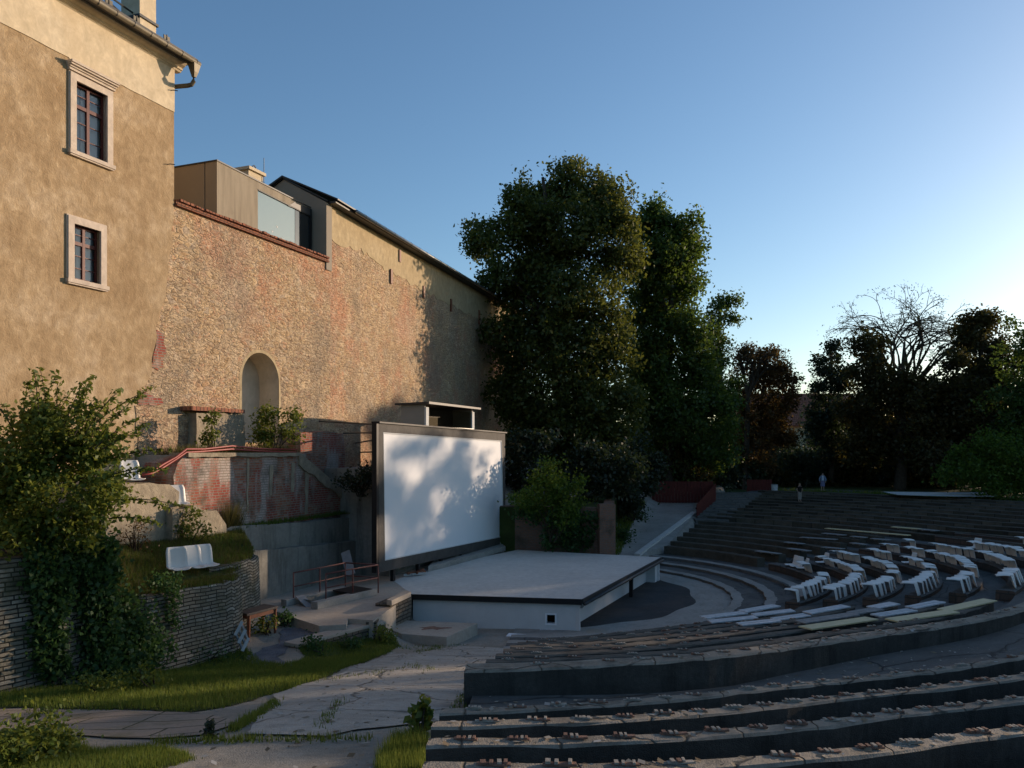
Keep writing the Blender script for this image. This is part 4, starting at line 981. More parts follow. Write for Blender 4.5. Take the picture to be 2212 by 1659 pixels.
for h in (HT, HT * .45):
    for ks in ('abc', 'def', 'cf'):
        MB().tube([feet[k] + Vector((0, 0, h)) for k in ks], .024 if h == HT else .018, 8).build('rail', M['red_rail'], RT, smooth=True)
# low parapet walls at the deck edge
def coped(name, label, pts, zt_, w, zb=-.2, cop=.09, mat='rough_block'):
    t = root(name, (pts[0][0], pts[0][1], zb), label, 'wall'); a = MB(); c = MB()
    for p, q in zip(pts[:-1], pts[1:]):
        a.bar((p[0], p[1], (zb + zt_ - cop) / 2), (q[0], q[1], (zb + zt_ - cop) / 2), w - .06, zt_ - cop - zb)
    for p, q in zip(pts[:-1], pts[1:]):
        c.bar((p[0], p[1], zt_ - cop / 2), (q[0], q[1], zt_ - cop / 2), w, cop)
    a.build('masonry', M[mat], t); c.build('coping', M['deck_concrete'], t, bevel=.01); return t
lp = [pz(628, 1390, .9)[:2], pz(700, 1370, .9)[:2], pz(772, 1351, .9)[:2], pz(822, 1340, .9)[:2]]
coped('low_wall', 'low rough block wall with a broad concrete coping, along the gravel bed', lp, .91, .52)
t = root('parapet_block', (-3.6, 25, 0), 'short dark stone wall with a concrete coping between deck and stage', 'wall')
mb = MB(); mb.prism([pz(835, 1296, 1.3)[:2], pz(846, 1298, 1.3)[:2], pz(888, 1279, 1.3)[:2], pz(878, 1275, 1.3)[:2]], 1.15, 1.31); mb.build('coping', M['deck_concrete'], t, bevel=.012)
mb = MB(); q0, q1 = pz(839, 1301, 1.2), pz(886, 1282, 1.2); dd = Vector((q1[0] - q0[0], q1[1] - q0[1], 0)).normalized(); nn = Vector((dd.y, -dd.x, 0))
mb.bar((q0[0] - nn.x * .2, q0[1] - nn.y * .2, .45), (q1[0] - nn.x * .2, q1[1] - nn.y * .2, .45), .5, 1.39); 
q2 = pz(800, 1345, 1.0); mb.bar((q2[0], q2[1] + .12, .4), (q0[0] - .25, q0[1] + .1, .4), .3, 1.18)
mb.build('stonework', M['rough_block'], t)
t = root('concrete_platform', (-2.5, 25, 0), 'low rust stained concrete platform in front of the stage wall', 'platform')
mb = MB(); mb.prism([pz(838, 1357, .38)[:2], pz(875, 1340, .38)[:2], pz(1032, 1346, .38)[:2], pz(965, 1376, .38)[:2], pz(868, 1369, .38)[:2]], -.2, .38); mb.build('slab', M['deck_concrete'], t, bevel=.015)
mb = MB(); c = pz(935, 1357, .382); 
mb.poly([(c[0] + .45 * math.cos(a) * (1 + .4 * math.sin(3 * a + 1)), c[1] + .22 * math.sin(a) * (1 + .4 * math.sin(5 * a)), .384) for a in np.linspace(0, 6.2, 22)]); mb.build('rust_stain', M['bracket_rust'], t)
# ------------------------------------------------------------------ the stage
ST = root('stage', (1.5, 30, 0), 'flat open air stage with a smooth pale concrete top, black edge and white walls', 'stage')
e, f_, g_, h_ = pz(888, 1284, DZ)[:2], pz(1257, 1295, DZ)[:2], pz(1428, 1204, DZ)[:2], pz(1118, 1188, DZ)[:2]
k_ = pz(850, 1254, DZ)[:2]
top = [e, f_, g_, h_, pz(925, 1227, DZ)[:2], k_]
mb = MB(); mb.prism(top, DZ - .09, DZ + .006); mb.build('top', M['stage_concrete'], ST)
mb = MB()
def edge_bar(mb, a, b_, o, w, z0, z1):
    d = Vector((b_[0] - a[0], b_[1] - a[1], 0)).normalized(); n_ = Vector((d.y, -d.x, 0)) * o
    mb.bar((a[0] + n_.x, a[1] + n_.y, (z0 + z1) / 2), (b_[0] + n_.x, b_[1] + n_.y, (z0 + z1) / 2), w, z1 - z0)
edge_bar(mb, e, f_, .02, .05, DZ - .17, DZ + .012); mb.build('fascia', M['black_paint'], ST)
mb = MB(); edge_bar(mb, f_, g_, .02, .05, DZ - .14, DZ + .012); mb.build('fascia', M['dark_sheet'], ST)
mb = MB(); dv = Vector((g_[0] - f_[0], g_[1] - f_[1], 0)); dn = dv.normalized(); nr = Vector((dn.y, -dn.x, 0))
mb.tube([Vector((*f_, DZ - .14)) + nr * .1, Vector((*g_, DZ - .12)) + nr * .1], .06, 8); mb.build('gutter', M['dark_metal'], ST, smooth=True)
Vf = Vector((*f_, 0)); Vg = Vector((*g_, 0)); Ve = Vector((*e, 0)); de = (Vf - Ve).normalized()
wl = Ve + Vector((.05, .1, 0)); wr = Vf + Vector((-.06, .1, 0))
mb = MB(); zt_ = DZ - .10
fw = Fr((wl.x, wl.y), (de.x, de.y)); Lf = (wr - wl).length
ha, hb = fw.S(1181), fw.S(1199); hz0, hz1 = fw.Z(1190, 1347), fw.Z(1190, 1328)
fw.slab(mb, [(0, -.15), (Lf, -.15), (Lf, zt_), (0, zt_)], -.25, 0, [[(ha, hz0), (hb, hz0), (hb, hz1), (ha, hz1)]]); mb.build('front_wall', M['white_render'], ST)
mb = MB(); fw.block(mb, ha - .1, hb + .1, -.6, -.25, hz0 - .1, hz1 + .1); hx = mb.build('hatch', M['black_void'], ST)
mb = MB(); m_ = .05
fw.slab(mb, [(ha - m_, hz0 - m_), (hb + m_, hz0 - m_), (hb + m_, hz1 + m_), (ha - m_, hz1 + m_)], -.05, .02, [[(ha + .002, hz0 + .002), (hb - .002, hz0 + .002), (hb - .002, hz1 - .002), (ha + .002, hz1 - .002)]]); mb.build('hatch_frame', M['screen_white'], hx)
rw = Fr((wr.x, wr.y), (dn.x, dn.y)); Lr = (Vg - Vf).length
inset = -.42; mb = MB(); wins = []
rwi = Fr(rw.pt(0, inset, 0)[:2], rw.d)
wz0, wz1 = .45, .80
for a in (.9, 3.4, 6.9, 9.2): wins.append([(a, wz0), (a + .75, wz0), (a + .75, wz1), (a, wz1)])
rwi.slab(mb, [(.0, -.15), (Lr - .3, -.15), (Lr - .3, zt_), (0, zt_)], -.2, 0, wins); mb.build('side_wall', M['white_render'], ST)
for w_ in wins:
    mb = MB(); rwi.block(mb, w_[0][0] - .02, w_[1][0] + .02, -.15, -.06, wz0 - .02, wz1 + .02); mb.build('window', M['dark_sheet'] if w_ is wins[2] else M['grey_board'], ST)
mb = MB(); mb.hexa([rw.pt(-.02, inset, -.15), rw.pt(.05, inset, -.15), rw.pt(.05, .0, -.15), rw.pt(-.02, .0, -.15), rw.pt(-.02, inset, zt_), rw.pt(.05, inset, zt_), rw.pt(.05, .0, zt_), rw.pt(-.02, .0, zt_)]); mb.build('corner_fin', M['white_render'], ST)
mb = MB(); rw.block(mb, Lr - .75, Lr - .25, inset, -.02, -.15, zt_); mb.build('corner_fin', M['white_render'], ST)
sp = rw.S(1368, .02); mb = MB(); rw.block(mb, sp - .07, sp + .07, -.14, .0, -.1, DZ - .15); mb.build('post', M['black_paint'], ST)
mb = MB(); bk = [Vector((*h_, 0)), Vector((*g_, 0))]; mb.bar((h_[0], h_[1] - .05, .4), (g_[0] - .1, g_[1] - .05, .4), .2, 1.1); mb.build('rear_wall', M['white_render'], ST)
mb = MB(); mb.prism([pz(925, 1235, DZ)[:2], pz(948, 1230, DZ)[:2], pz(1092, 1190, DZ)[:2], pz(1078, 1180, DZ)[:2], pz(940, 1220, DZ)[:2]], DZ + .006, DZ + .22); tag(mb.build('concrete_kerb', M['pale_concrete']), 'two stepped concrete kerb on the stage under the screen', 'kerb')
mb = MB(); mb.prism([pz(985, 1212, DZ)[:2], pz(1082, 1183, DZ)[:2], pz(1075, 1176, DZ)[:2], pz(980, 1204, DZ)[:2]], DZ + .22, DZ + .42); tag(mb.build('concrete_kerb', M['grey_wall']), 'darker upper concrete kerb under the right half of the screen', 'kerb')
# ------------------------------------------------------------------ the cinema screen
W3 = Fr((-15.86, 0.0), (.388, 1.0))
def q3(px, py, o=0): a, z = W3.at(px, py, o); return a, z
TL, TRc, BRc, BL = q3(818, 914), q3(1091, 936), q3(1092, 1176), q3(819, 1237)
SN = root('cinema_screen', W3.pt((TL[0] + TRc[0]) / 2, -.2, DZ), 'big white outdoor cinema screen with a dark frame standing behind the stage', 'screen')
wq = [q3(831.6, 1211), q3(1090 - 1.5, 1159), q3(1083.6, 952), q3(828, 934)]
mb = MB(); W3.slab(mb, [BL, BRc, TRc, TL], -.22, 0, [wq], back=False, reveal=-.03); fr_ = mb.build('frame', M['screen_frame'], SN)
mb = MB(); W3.slab(mb, [BL, BRc, TRc, TL], -.26, -.222, back=True); mb.build('rear_panel', M['black_paint'], SN)
mb = MB(); W3.slab(mb, wq, -.06, -.028); mb.build('projection_surface', M['screen_white'], SN)
mb = MB(); i = .035
W3.slab(mb, wq, -.03, .006, [[(wq[0][0] + i, wq[0][1] + i), (wq[1][0] - i, wq[1][1] + i), (wq[2][0] - i, wq[2][1] - i), (wq[3][0] + i, wq[3][1] - i)]]); mb.build('surface_edge', M['curtain'], fr_)
mb = MB(); mb.bar(W3.pt(TL[0] - .05, -.1, TL[1] + .03), W3.pt(TRc[0] + .1, -.1, TRc[1] + .03), .34, .06); mb.build('top_rail', M['black_paint'], SN)
mb = MB(); W3.block(mb, TL[0] - .14, TL[0], -.2, .0, BL[1], TL[1]); mb.build('side_rail', M['black_paint'], SN)
for px in (849, 903, 952, 994, 1038, 1073):
    a = W3.S(px, -.1); mb = MB(); W3.block(mb, a - .07, a + .07, -.18, -.04, DZ, BL[1] + .3 if px < 900 else BRc[1] + .5); mb.build('leg', M['black_paint'], SN)
for (p0, p1) in (((812, 917), (690, 910)), ((812, 934), (742, 936)), ((812, 949), (768, 957)), ((812, 976), (779, 977))):
    a = W3.S(818, -.12); z0 = W3.Z(p0[0], p0[1], -.1); a1 = W1.S(p1[0], 0); w_ = W1.pt(a1, 0, W1.Z(p1[0], p1[1], 0)) if p1[0] < 700 else W2.pt(W2.S(p1[0]), 0, W2.Z(p1[0], p1[1]))
    st = Vector(W3.pt(a - .03, -.12, z0)); MB().tube([st, w_], .032, 6).build('strut', M['dark_metal'], SN)
for px in (905, 935, 960):
    a = W3.S(px, -.1)
t = root('timber_pile', W3.pt(W3.S(890), .3, DZ), 'small pile of weathered timber under the screen', 'timber')
for i in range(5): p = Vector(W3.pt(W3.S(890) + .15 * i, .1, DZ + .08 + .05 * (i % 2))); MB().box(p, (.9, .1, .08), .5 + i * .3).build('board', M['table_wood' if i % 2 else 'pallet_wood'], t)
# booth behind the screen
W4 = Fr((-16.8, 0.0), (.388, 1.0)); b0_, b1_ = W4.S(918), W4.S(1022)
BT = root('projection_booth', W4.pt((b0_ + b1_) / 2, -.6, 5.2), 'grey flat roofed booth with a dark glazed front above the screen', 'booth')
z0, z1 = 5.2, 7.86; dp = 1.15
mb = MB(); W4.block(mb, b0_, b0_ + .12, -dp, -.02, z0, z1); W4.block(mb, b1_ - .12, b1_, -dp, -.02, z0, z1); W4.block(mb, b0_ + .12, b1_ - .12, -dp, -dp + .1, z0, z1 - .001); mb.build('wall', M['booth_panel'], BT)
for a in (b0_, b1_ - .22): mb = MB(); W4.block(mb, a - .01, a + .24, -.02, .06, z0, z1 - .12); mb.build('corner_post', M['curtain'], BT)
mb = MB(); W4.block(mb, b0_ + .25, b1_ - .24, -.03, .0, 6.95, z1 - .15); mb.build('glazing', M['booth_glass'], BT)
mb = MB(); W4.block(mb, b0_ + .2, b1_ - .2, -.08, .12, 6.83, 6.93); mb.build('sill', M['zinc'], BT)
mb = MB(); W4.block(mb, b0_ + .12, b1_ - .12, -dp + .11, -.04, z0, 6.86); W4.block(mb, b0_ + .12, b1_ - .12, -dp + .1, -dp + .12, 6.86, z1 - .002); mb.build('interior', M['table_top'], BT)
s_ = W4.S(945); mb = MB(); W4.block(mb, s_, s_ + .75, -dp + .12, -dp + .2, 6.87, 7.6); mb.build('orange_panel', M['booth_orange'], BT)
s_ = W4.S(926); mb = MB(); W4.slab(mb, [(s_, 6.88), (s_ + .62, 6.88), (s_ + .62, 7.68), (s_, 7.68)], -.5, -.45, [[(s_ + .06, 6.93), (s_ + .56, 6.93), (s_ + .56, 7.6), (s_ + .06, 7.6)]], back=True); mb.build('projector_port', M['grey_board'], BT)
mb = MB(); mb.hexa([W4.pt(b0_ - .2, .3, z1), W4.pt(b1_ + .25, .3, z1), W4.pt(b1_ + .25, -dp - .2, z1 - .02), W4.pt(b0_ - .2, -dp - .2, z1 - .02), W4.pt(b0_ - .2, .3, z1 + .1), W4.pt(b1_ + .25, .3, z1 + .09), W4.pt(b1_ + .25, -dp - .2, z1 + .05), W4.pt(b0_ - .2, -dp - .2, z1 + .05)]); mb.build('roof', M['dark_sheet'], BT)
mb = MB(); W4.block(mb, W4.S(835), b1_ + 1.5, -3.2, .12, .9, 5.2); tag(mb.build('masonry_platform', M['grey_wall']), 'dark masonry platform carrying the booth behind the screen', 'platform')
# ------------------------------------------------------------------ loose things on the ground
z8 = lambda x, y: (470 + .2 * x, 1161 + .2 * y)
t = root('work_table', (-6.9, 22.1, .8), 'old wooden table with a dark top next to the second bastion', 'table')
tz = g(-6.9, 22); zt_ = tz + .76
c4 = [pz(*z8(232, 800), zt_)[:2], pz(*z8(318, 828), zt_)[:2], pz(*z8(656, 740), zt_)[:2], pz(*z8(500, 715), zt_)[:2]]
mb = MB(); mb.prism(c4, zt_ - .06, zt_); mb.build('table_top', M['table_top'], t, bevel=.008)
ctr = Vector((sum(p[0] for p in c4) / 4, sum(p[1] for p in c4) / 4, 0)); ins = [ctr.lerp(Vector((*p, 0)), .84) for p in c4]
mb = MB()
for i in range(4): a, b_ = ins[i], ins[(i + 1) % 4]; mb.bar((a.x, a.y, zt_ - .12), (b_.x, b_.y, zt_ - .12), .03, .1)
mb.build('apron', M['table_wood'], t)
for p in ins: mb = MB(); zb = g(p.x, p.y) - .02; mb.hexa([(p.x - .025, p.y - .025, zb), (p.x + .025, p.y - .025, zb), (p.x + .025, p.y + .025, zb), (p.x - .025, p.y + .025, zb), (p.x - .04, p.y - .04, zt_ - .06), (p.x + .04, p.y - .04, zt_ - .06), (p.x + .04, p.y + .04, zt_ - .06), (p.x - .04, p.y + .04, zt_ - .06)]); mb.build('leg', M['table_wood'], t)
t = root('pallet', P(524, 1405, y=20.0), 'small white slatted wooden pallet leaning against the bastion', 'pallet')
cT, cR, cB, cL = [Vector(P(*z8(*q), y=yy)) for q, yy in (((262, 895), 20.45), ((342, 1100), 20.25), ((272, 1240), 20.0), ((182, 1045), 20.2))]
for f0 in (.0, .43, .86):
    a = cT.lerp(cR, f0); b_ = cL.lerp(cB, f0); w = (cR - cT).length * .14; dd = (cR - cT).normalized() * w / 2; MB().bar(a + dd, b_ + dd, .03, w, up=(cR - cT).normalized()).build('slat', M['pallet_wood'], t)
nrm = (cR - cT).cross(cL - cT).normalized()
if nrm.y < 0: nrm = -nrm
for f0 in (.12, .5, .88):
    a = cT.lerp(cL, f0) + nrm * .045; b_ = cR.lerp(cB, f0) + nrm * .045; MB().bar(a, b_, .05, .05).build('stringer', M['worn_plank'], t)
t = tag(MB().bar(P(746, 1192, y=28.9), P(758, 1242, y=28.1), .33, .05, up=(0, -1, .2)).build('leaning_board', M['grey_board']), 'grey board leaning against the concrete wall behind the railing', 'board')
for px, py, lab in ((1116, 1377, 'white rectangular panel lying flat on the ground before the stage'), (1182, 1362, 'grey metal grille lying at the foot of the stage wall under the hatch')):
    x, y, z = on_ground(px, py, .0); mb = MB(); mb.box((x, y, z + .05), (.62 if px < 1150 else .5, .28, .03), -.35 if px < 1150 else 0, tilt=Matrix.Rotation(.12, 3, 'X')); tag(mb.build('loose_panel', M['screen_white'] if px < 1150 else M['pale_plank'], bevel=.004), lab, 'panel')
x, y, z = on_ground(1170, 1393); mb = MB(); mb.tube([(x, y, z), (x, y, z + .06)], .22, 16); tag(mb.build('manhole_cover', M['pale_concrete']), 'round pale concrete cover at the lowest end of the near benches', 'cover')
def seat_up(x, y, z, yaw, lab, pitch=0.0):
    o = chair((x, y, z + .09), 0, lab, group=None); o.scale = (1.2, 1.2, 1.25); o.rotation_euler = (math.pi + pitch, 0, yaw); return o
SEATS = []
# seat front direction for a flipped shell: local -y is the back side
def seat_back_at(x, y, z, a, lab): return seat_up(x + .5 * math.sin(a), y - .5 * math.cos(a), z, math.pi + a, lab)
for (px, py), yaw, lab in (((382, 1236), .62, 'leftmost of the three white seats on the grassy bastion'), ((415, 1233), .85, 'middle one of the three white seats on the bastion, half hidden'), ((439, 1229), .8, 'rightmost of the three white seats on the grassy bastion, turned outward')):
    v = (HY - py) / F; y = 15.0
    while y < 27 and EYE + v * y > ter_z((px - CX) / F * y, y): y += .05
    x = (px - CX) / F * y
    seat_back_at(x, y, ter_z(x, y) + (.03 if px == 415 else 0), yaw, lab); SEATS.append((x + .2, y - .2))
a = W1.S(290, 1.75); p = W1.pt(a, 1.6, W1.Z(290, 1046, 1.9) + .02); seat_back_at(*p, .8, 'sunlit white seat on top of the buttress, at the end of the red pipes')
p = W1.pt(W1.S(396, 2.0), 1.75, W1.Z(396, 1096, 2.05) + .01); seat_back_at(*p, .8, 'sunlit white seat on the broken ledge before the brick wall')
mb = MB(); pts = [W1.pt(W1.S(px, o), o, W1.Z(px, py, o)) for px, py, o in ((308, 1026, 1.7), (330, 1022, 1.66), (352, 1010, 1.62), (380, 992, 1.6), (402, 977, 1.6), (440, 975, 1.6), (500, 970, 1.6), (560, 974, 1.6), (640, 977, 1.6))]
mb.tube(pts, .033, 6); mb.tube([Vector(p) + Vector((.03, -.03, .07 if i % 2 else .1)) for i, p in enumerate(pts)], .03, 6); tag(mb.build('red_pipe', M['red_pipe'], smooth=True), 'bent red plastic pipes running along the top of the brick wall', 'pipe')
# ------------------------------------------------------------------ far side: gate, stair, fences, house
def boards(name, label, a, b_, z0, z1, z0b=None, z1b=None):
    z0b = z0 if z0b is None else z0b; z1b = z1 if z1b is None else z1b
    A, B_ = Vector((*a, 0)), Vector((*b_, 0)); t = root(name, (A.x, A.y, z0), label, 'fence'); L = (B_ - A).length; n = max(2, int(L / .22)); d = (B_ - A) / n; mb = MB()
    for i in range(n):
        p, q = A + d * (i + .04), A + d * (i + .96); f0, f1 = i / n, (i + 1) / n
        za0, za1, zb0, zb1 = z0 + (z0b - z0) * f0, z0 + (z0b - z0) * f1, z1 + (z1b - z1) * f0, z1 + (z1b - z1) * f1
        nn = Vector((-d.y, d.x, 0)).normalized() * .02
        mb.hexa([(p.x - nn.x, p.y - nn.y, za0), (q.x - nn.x, q.y - nn.y, za1), (q.x + nn.x, q.y + nn.y, za1), (p.x + nn.x, p.y + nn.y, za0), (p.x - nn.x, p.y - nn.y, zb0), (q.x - nn.x, q.y - nn.y, zb1), (q.x + nn.x, q.y + nn.y, zb1), (p.x + nn.x, p.y + nn.y, zb0)])
    mb.build('boards', M['red_boards'], t)
    mb = MB(); nn = Vector((-d.y, d.x, 0)).normalized() * .05
    for fz in (.2, .8): mb.bar(Vector((A.x, A.y, z0 + (z1 - z0) * fz)) + nn, Vector((B_.x, B_.y, z0b + (z1b - z0b) * fz)) + nn, .05, .09)
    mb.build('rail', M['red_boards'], t); return t
boards('board_gate', 'dark red board gate closing the top of the sloping path', P(1408, 1093, y=57)[:2], P(1541, 1093, y=57)[:2], 1.85, P(1500, 1040, y=57)[2])
boards('board_parapet', 'red boarded parapet climbing beside the far stair', P(1505, 1110, y=51.5)[:2], P(1546, 1060, y=56.9)[:2], 1.1, 2.35, 2.3, 3.5)
boards('board_fence', 'short dark red board fence behind the top of the far stair', P(1613, 1064, y=66)[:2], P(1668, 1064, y=66)[:2], 2.2, P(1640, 1036, y=66)[2])
t = root('concrete_stair', P(1560, 1110, y=54), 'straight concrete stair between the red parapet and the upper far benches', 'stairs')
for i in range(11):
    f0 = i / 10; y = 50.3 + 9.2 * f0; zt_ = 1.5 + 1.15 * f0; xl = P(1503 + 42 * f0, 0, y=y)[0]; xr = P(1575 + 70 * f0, 0, y=y)[0]
    mb = MB(); mb.hexa([(xl, y, zt_ - .6), (xr, y, zt_ - .6), (xr, y + 1.0, zt_ - .6), (xl, y + 1.0, zt_ - .6), (xl, y, zt_), (xr, y, zt_), (xr, y + 1.0, zt_), (xl, y + 1.0, zt_)]); mb.build('step', M['tread'], t)
t = root('waste_bin', P(1672, 1063, y=63), 'small pale waste bin beside the short red fence', 'bin')
x, y, _ = P(1673, 1063, y=63); mb = MB(); mb.tube([(x, y, 2.45), (x, y, 3.1)], [.22, .26], 10); mb.build('drum', M['pale_plank'], t); mb = MB(); mb.tube([(x, y, 3.1), (x, y, 3.14)], .28, 10); mb.build('rim', M['grey_board'], t)
t = root('ivy_wall', P(1210, 1190, y=38.6), 'dark brick retaining wall under ivy, behind the stage', 'wall')
mb = MB(); A, B_ = P(1010, 1190, y=39.8), P(1322, 1196, y=38.0)
mb.bar((A[0], A[1] + .3, 1.4), (B_[0], B_[1] + .3, 1.4), .5, 3.5); mb.bar((B_[0] - .2, B_[1], 1.45), (B_[0] + .5, B_[1] + 5, 1.45), .5, 3.6); mb.build('masonry', M['plain_brick'], t)
mb = MB(); mb.box((B_[0] - .28, B_[1] - .1, 1.55), (.75, .7, 3.6), .05); mb.build('pier', M['plain_brick'], t)
mb = MB(); mb.prism([(A[0] - 3, A[1] + .4), (B_[0], B_[1] + .4), (B_[0] + .4, B_[1] + 5), (9.0, 58), (-1, 58), (-6, 46)], 0, 3.1); tag(mb.build('hill', M['soil_grass']), kind='structure')
KB = MB(); kp = [P(1376, 1197, y=41.2)[:2], P(1445, 1140, y=47)[:2], P(1500, 1104, y=53)[:2]]
for p, q in zip(kp[:-1], kp[1:]): KB.bar((p[0], p[1], .35 + .105 * (p[1] - 40.4) + .05), (q[0], q[1], .35 + .105 * (q[1] - 40.4) + .05), .32, .14)
tag(KB.build('path_kerb', M['stage_concrete']), 'pale concrete kerb running diagonally along the sloping rear path', 'kerb')
HO = root('house', P(1735, 900, y=118), 'distant tan house with a red tiled roof seen through the gap in the trees', 'house')
x0, x1, y0, y1 = 36, 52, 118, 128
mb = MB(); mb.box(((x0 + x1) / 2, (y0 + y1) / 2, 5.5), (x1 - x0, y1 - y0, 7.5)); mb.build('wall', M['band_plaster'], HO)
mb = MB(); zr, zt_ = 9.2, 14.2
mb.hexa([(x0 - .5, y0 - .5, zr), (x1 + .5, y0 - .5, zr), (x1 + .5, (y0 + y1) / 2, zt_), (x0 - .5, (y0 + y1) / 2, zt_), (x0 - .5, y0 - .5, zr + .2), (x1 + .5, y0 - .5, zr + .2), (x1 + .5, (y0 + y1) / 2, zt_ + .2), (x0 - .5, (y0 + y1) / 2, zt_ + .2)])
mb.hexa([(x0 - .5, (y0 + y1) / 2, zt_), (x1 + .5, (y0 + y1) / 2, zt_), (x1 + .5, y1 + .5, zr), (x0 - .5, y1 + .5, zr), (x0 - .5, (y0 + y1) / 2, zt_ + .2), (x1 + .5, (y0 + y1) / 2, zt_ + .2), (x1 + .5, y1 + .5, zr + .2), (x0 - .5, y1 + .5, zr + .2)]); mb.build('roof', M['roof_tile'], HO)
for i in range(5):
    for zz in (4.2, 7.2):
        mb = MB(); xx = x0 + 2 + i * 3; mb.box((xx, y0 - .02, zz), (1.1, .08, 1.6)); mb.build('window', M['dark_glass'], HO)
# ------------------------------------------------------------------ the two people on the far rows
def human(loc, yaw, h, joints, label, mats, extra):
    t = root('person', loc, label, 'person', rz=yaw); k = h
    verts, edges, rad = [], [], []
    idx = {}
    for n_, (p, r) in joints.items(): idx[n_] = len(verts); verts.append([c * k for c in p]); rad.append(r * k)
    E = [('pel', 'wai'), ('wai', 'che'), ('che', 'nek'), ('nek', 'hd1'), ('hd1', 'hd2')]
    for s in 'LR': E += [('pel', 'hip' + s), ('hip' + s, 'kne' + s), ('kne' + s, 'ank' + s), ('ank' + s, 'toe' + s), ('che', 'sho' + s), ('sho' + s, 'elb' + s), ('elb' + s, 'wri' + s), ('wri' + s, 'han' + s)]
    for a, b_ in E: edges.append((idx[a], idx[b_]))
    me = bpy.data.meshes.new('body'); me.from_pydata(verts, edges, []); me.materials.append(mats)
    o = bpy.data.objects.new('body', me); COL.objects.link(o); o.parent = t
    sk = o.modifiers.new('skin', 'SKIN'); sk.use_smooth_shade = True
    for i, v in enumerate(me.skin_vertices[0].data): v.radius = (rad[i], rad[i]); v.use_root = (i == idx['pel'])
    sb_ = o.modifiers.new('sub', 'SUBSURF'); sb_.levels = 2; sb_.render_levels = 2
    for name, m_, secs in extra:           # garments: stacked rings (x, y, z, rx, ry)
        mb = MB(); n_ = 14; off = Vector(loc)
        for (cx, cy, cz, rx, ry) in secs:
            for q in range(n_): a = 2 * math.pi * q / n_; p = Matrix.Rotation(yaw, 3, 'Z') @ Vector(((cx + rx * math.cos(a)) * k, (cy + ry * math.sin(a)) * k, cz * k)); mb.v.append(tuple(p + off))
        for i in range(len(secs) - 1):
            for q in range(n_): mb.face((i * n_ + q, i * n_ + (q + 1) % n_, (i + 1) * n_ + (q + 1) % n_, (i + 1) * n_ + q))
        mb.face(range(n_)); mb.face([(len(secs) - 1) * n_ + n_ - 1 - q for q in range(n_)])
        mb.build(name, M[m_], t, smooth=True)
    return t
def J(arm=((.13, .80), (.165, .63), (.15, .49), (.15, .43)), stance=.055, lean=0):
    j = {'pel': ((0, 0, .53), .075), 'wai': ((0, 0, .61), .062), 'che': ((0, 0, .75), .075), 'nek': ((0, 0, .845), .028), 'hd1': ((0, .01, .90), .05), 'hd2': ((0, .012, .955), .048)}
    for s, sg in (('L', -1), ('R', 1)):
        j['hip' + s] = ((sg * .05, 0, .48), .056); j['kne' + s] = ((sg * stance, .01, .275), .036); j['ank' + s] = ((sg * (stance + .005), -.012, .035), .022); j['toe' + s] = ((sg * (stance + .02), .075, .016), .018)
        j['sho' + s] = ((sg * .098, 0, .795), .04); j['elb' + s] = ((sg * arm[1][0], -.02, arm[1][1]), .026); j['wri' + s] = ((sg * arm[2][0], .02, arm[2][1]), .018); j['han' + s] = ((sg * arm[3][0], .03, arm[3][1]), .02)
    return j
yw = 62.0; pw = P(1777, 1060, y=yw)
hW = 39.4 * yw / F
sleeve = lambda s: [(s * .10, 0, .81, .045, .05), (s * .14, -.01, .71, .04, .042), (s * .166, -.015, .62, .034, .036), (s * .155, .01, .54, .028, .03)]
human(pw, R(170), hW, J(), 'woman in a pale blue jacket, white top and violet skirt standing on the top row', M['skin'],
      [('jacket', 'cloth_blue', [(0, 0, .555, .105, .075), (0, 0, .64, .10, .078), (0, 0, .76, .118, .082), (0, 0, .815, .09, .06), (0, 0, .84, .04, .04)]), ('shirt', 'cloth_white', [(0, .03, .57, .05, .058), (0, .035, .68, .05, .058), (0, .035, .79, .04, .055), (0, .02, .83, .03, .03)]),
       ('jacket_sleeve', 'cloth_blue', sleeve(-1)), ('jacket_sleeve', 'cloth_blue', sleeve(1)), ('skirt', 'cloth_violet', [(0, 0, .245, .125, .09), (0, 0, .40, .12, .09), (0, 0, .50, .11, .085), (0, 0, .565, .085, .065)]),
       ('hair', 'hair_dark', [(0, -.012, .875, .052, .045), (0, -.02, .92, .06, .052), (0, -.012, .965, .058, .056), (0, -.005, .995, .03, .032)])])
yc = 58.5; kc = min(range(8, 19), key=lambda k: abs(on_row(k, 1729, 20, 58)[1] - 1083)); phc = on_row(kc, 1729, 20, 58)[0]
p0 = pol(rk(kc, phc) - .2, phc, tk(kc, phc)); hC = 40.5 * p0[1] / F
human(p0, R(200), hC, J(((.13, .8), (.19, .66), (.13, .56), (.12, .50))), 'fair haired person in a black shirt and beige trousers standing on the far rows', M['skin'],
      [('shirt', 'cloth_black', [(0, 0, .50, .10, .075), (0, 0, .64, .098, .078), (0, 0, .77, .115, .08), (0, 0, .825, .07, .05)]), ('shirt_sleeve', 'cloth_black', [(-.09, 0, .81, .05, .05), (-.15, -.01, .72, .045, .045)]), ('shirt_sleeve', 'cloth_black', [(.09, 0, .81, .05, .05), (.15, -.01, .72, .045, .045)]),
       ('trouser_leg', 'cloth_beige', [(-.055, 0, .12, .042, .045), (-.056, 0, .30, .055, .055), (-.05, 0, .48, .062, .068), (-.03, 0, .54, .06, .07)]), ('trouser_leg', 'cloth_beige', [(.055, 0, .12, .042, .045), (.056, 0, .30, .055, .055), (.05, 0, .48, .062, .068), (.03, 0, .54, .06, .07)]),
       ('hair', 'hair_fair', [(0, -.03, .82, .02, .02), (0, -.03, .87, .05, .04), (0, -.02, .92, .06, .052), (0, -.012, .965, .058, .056), (0, -.005, .995, .03, .032)])])
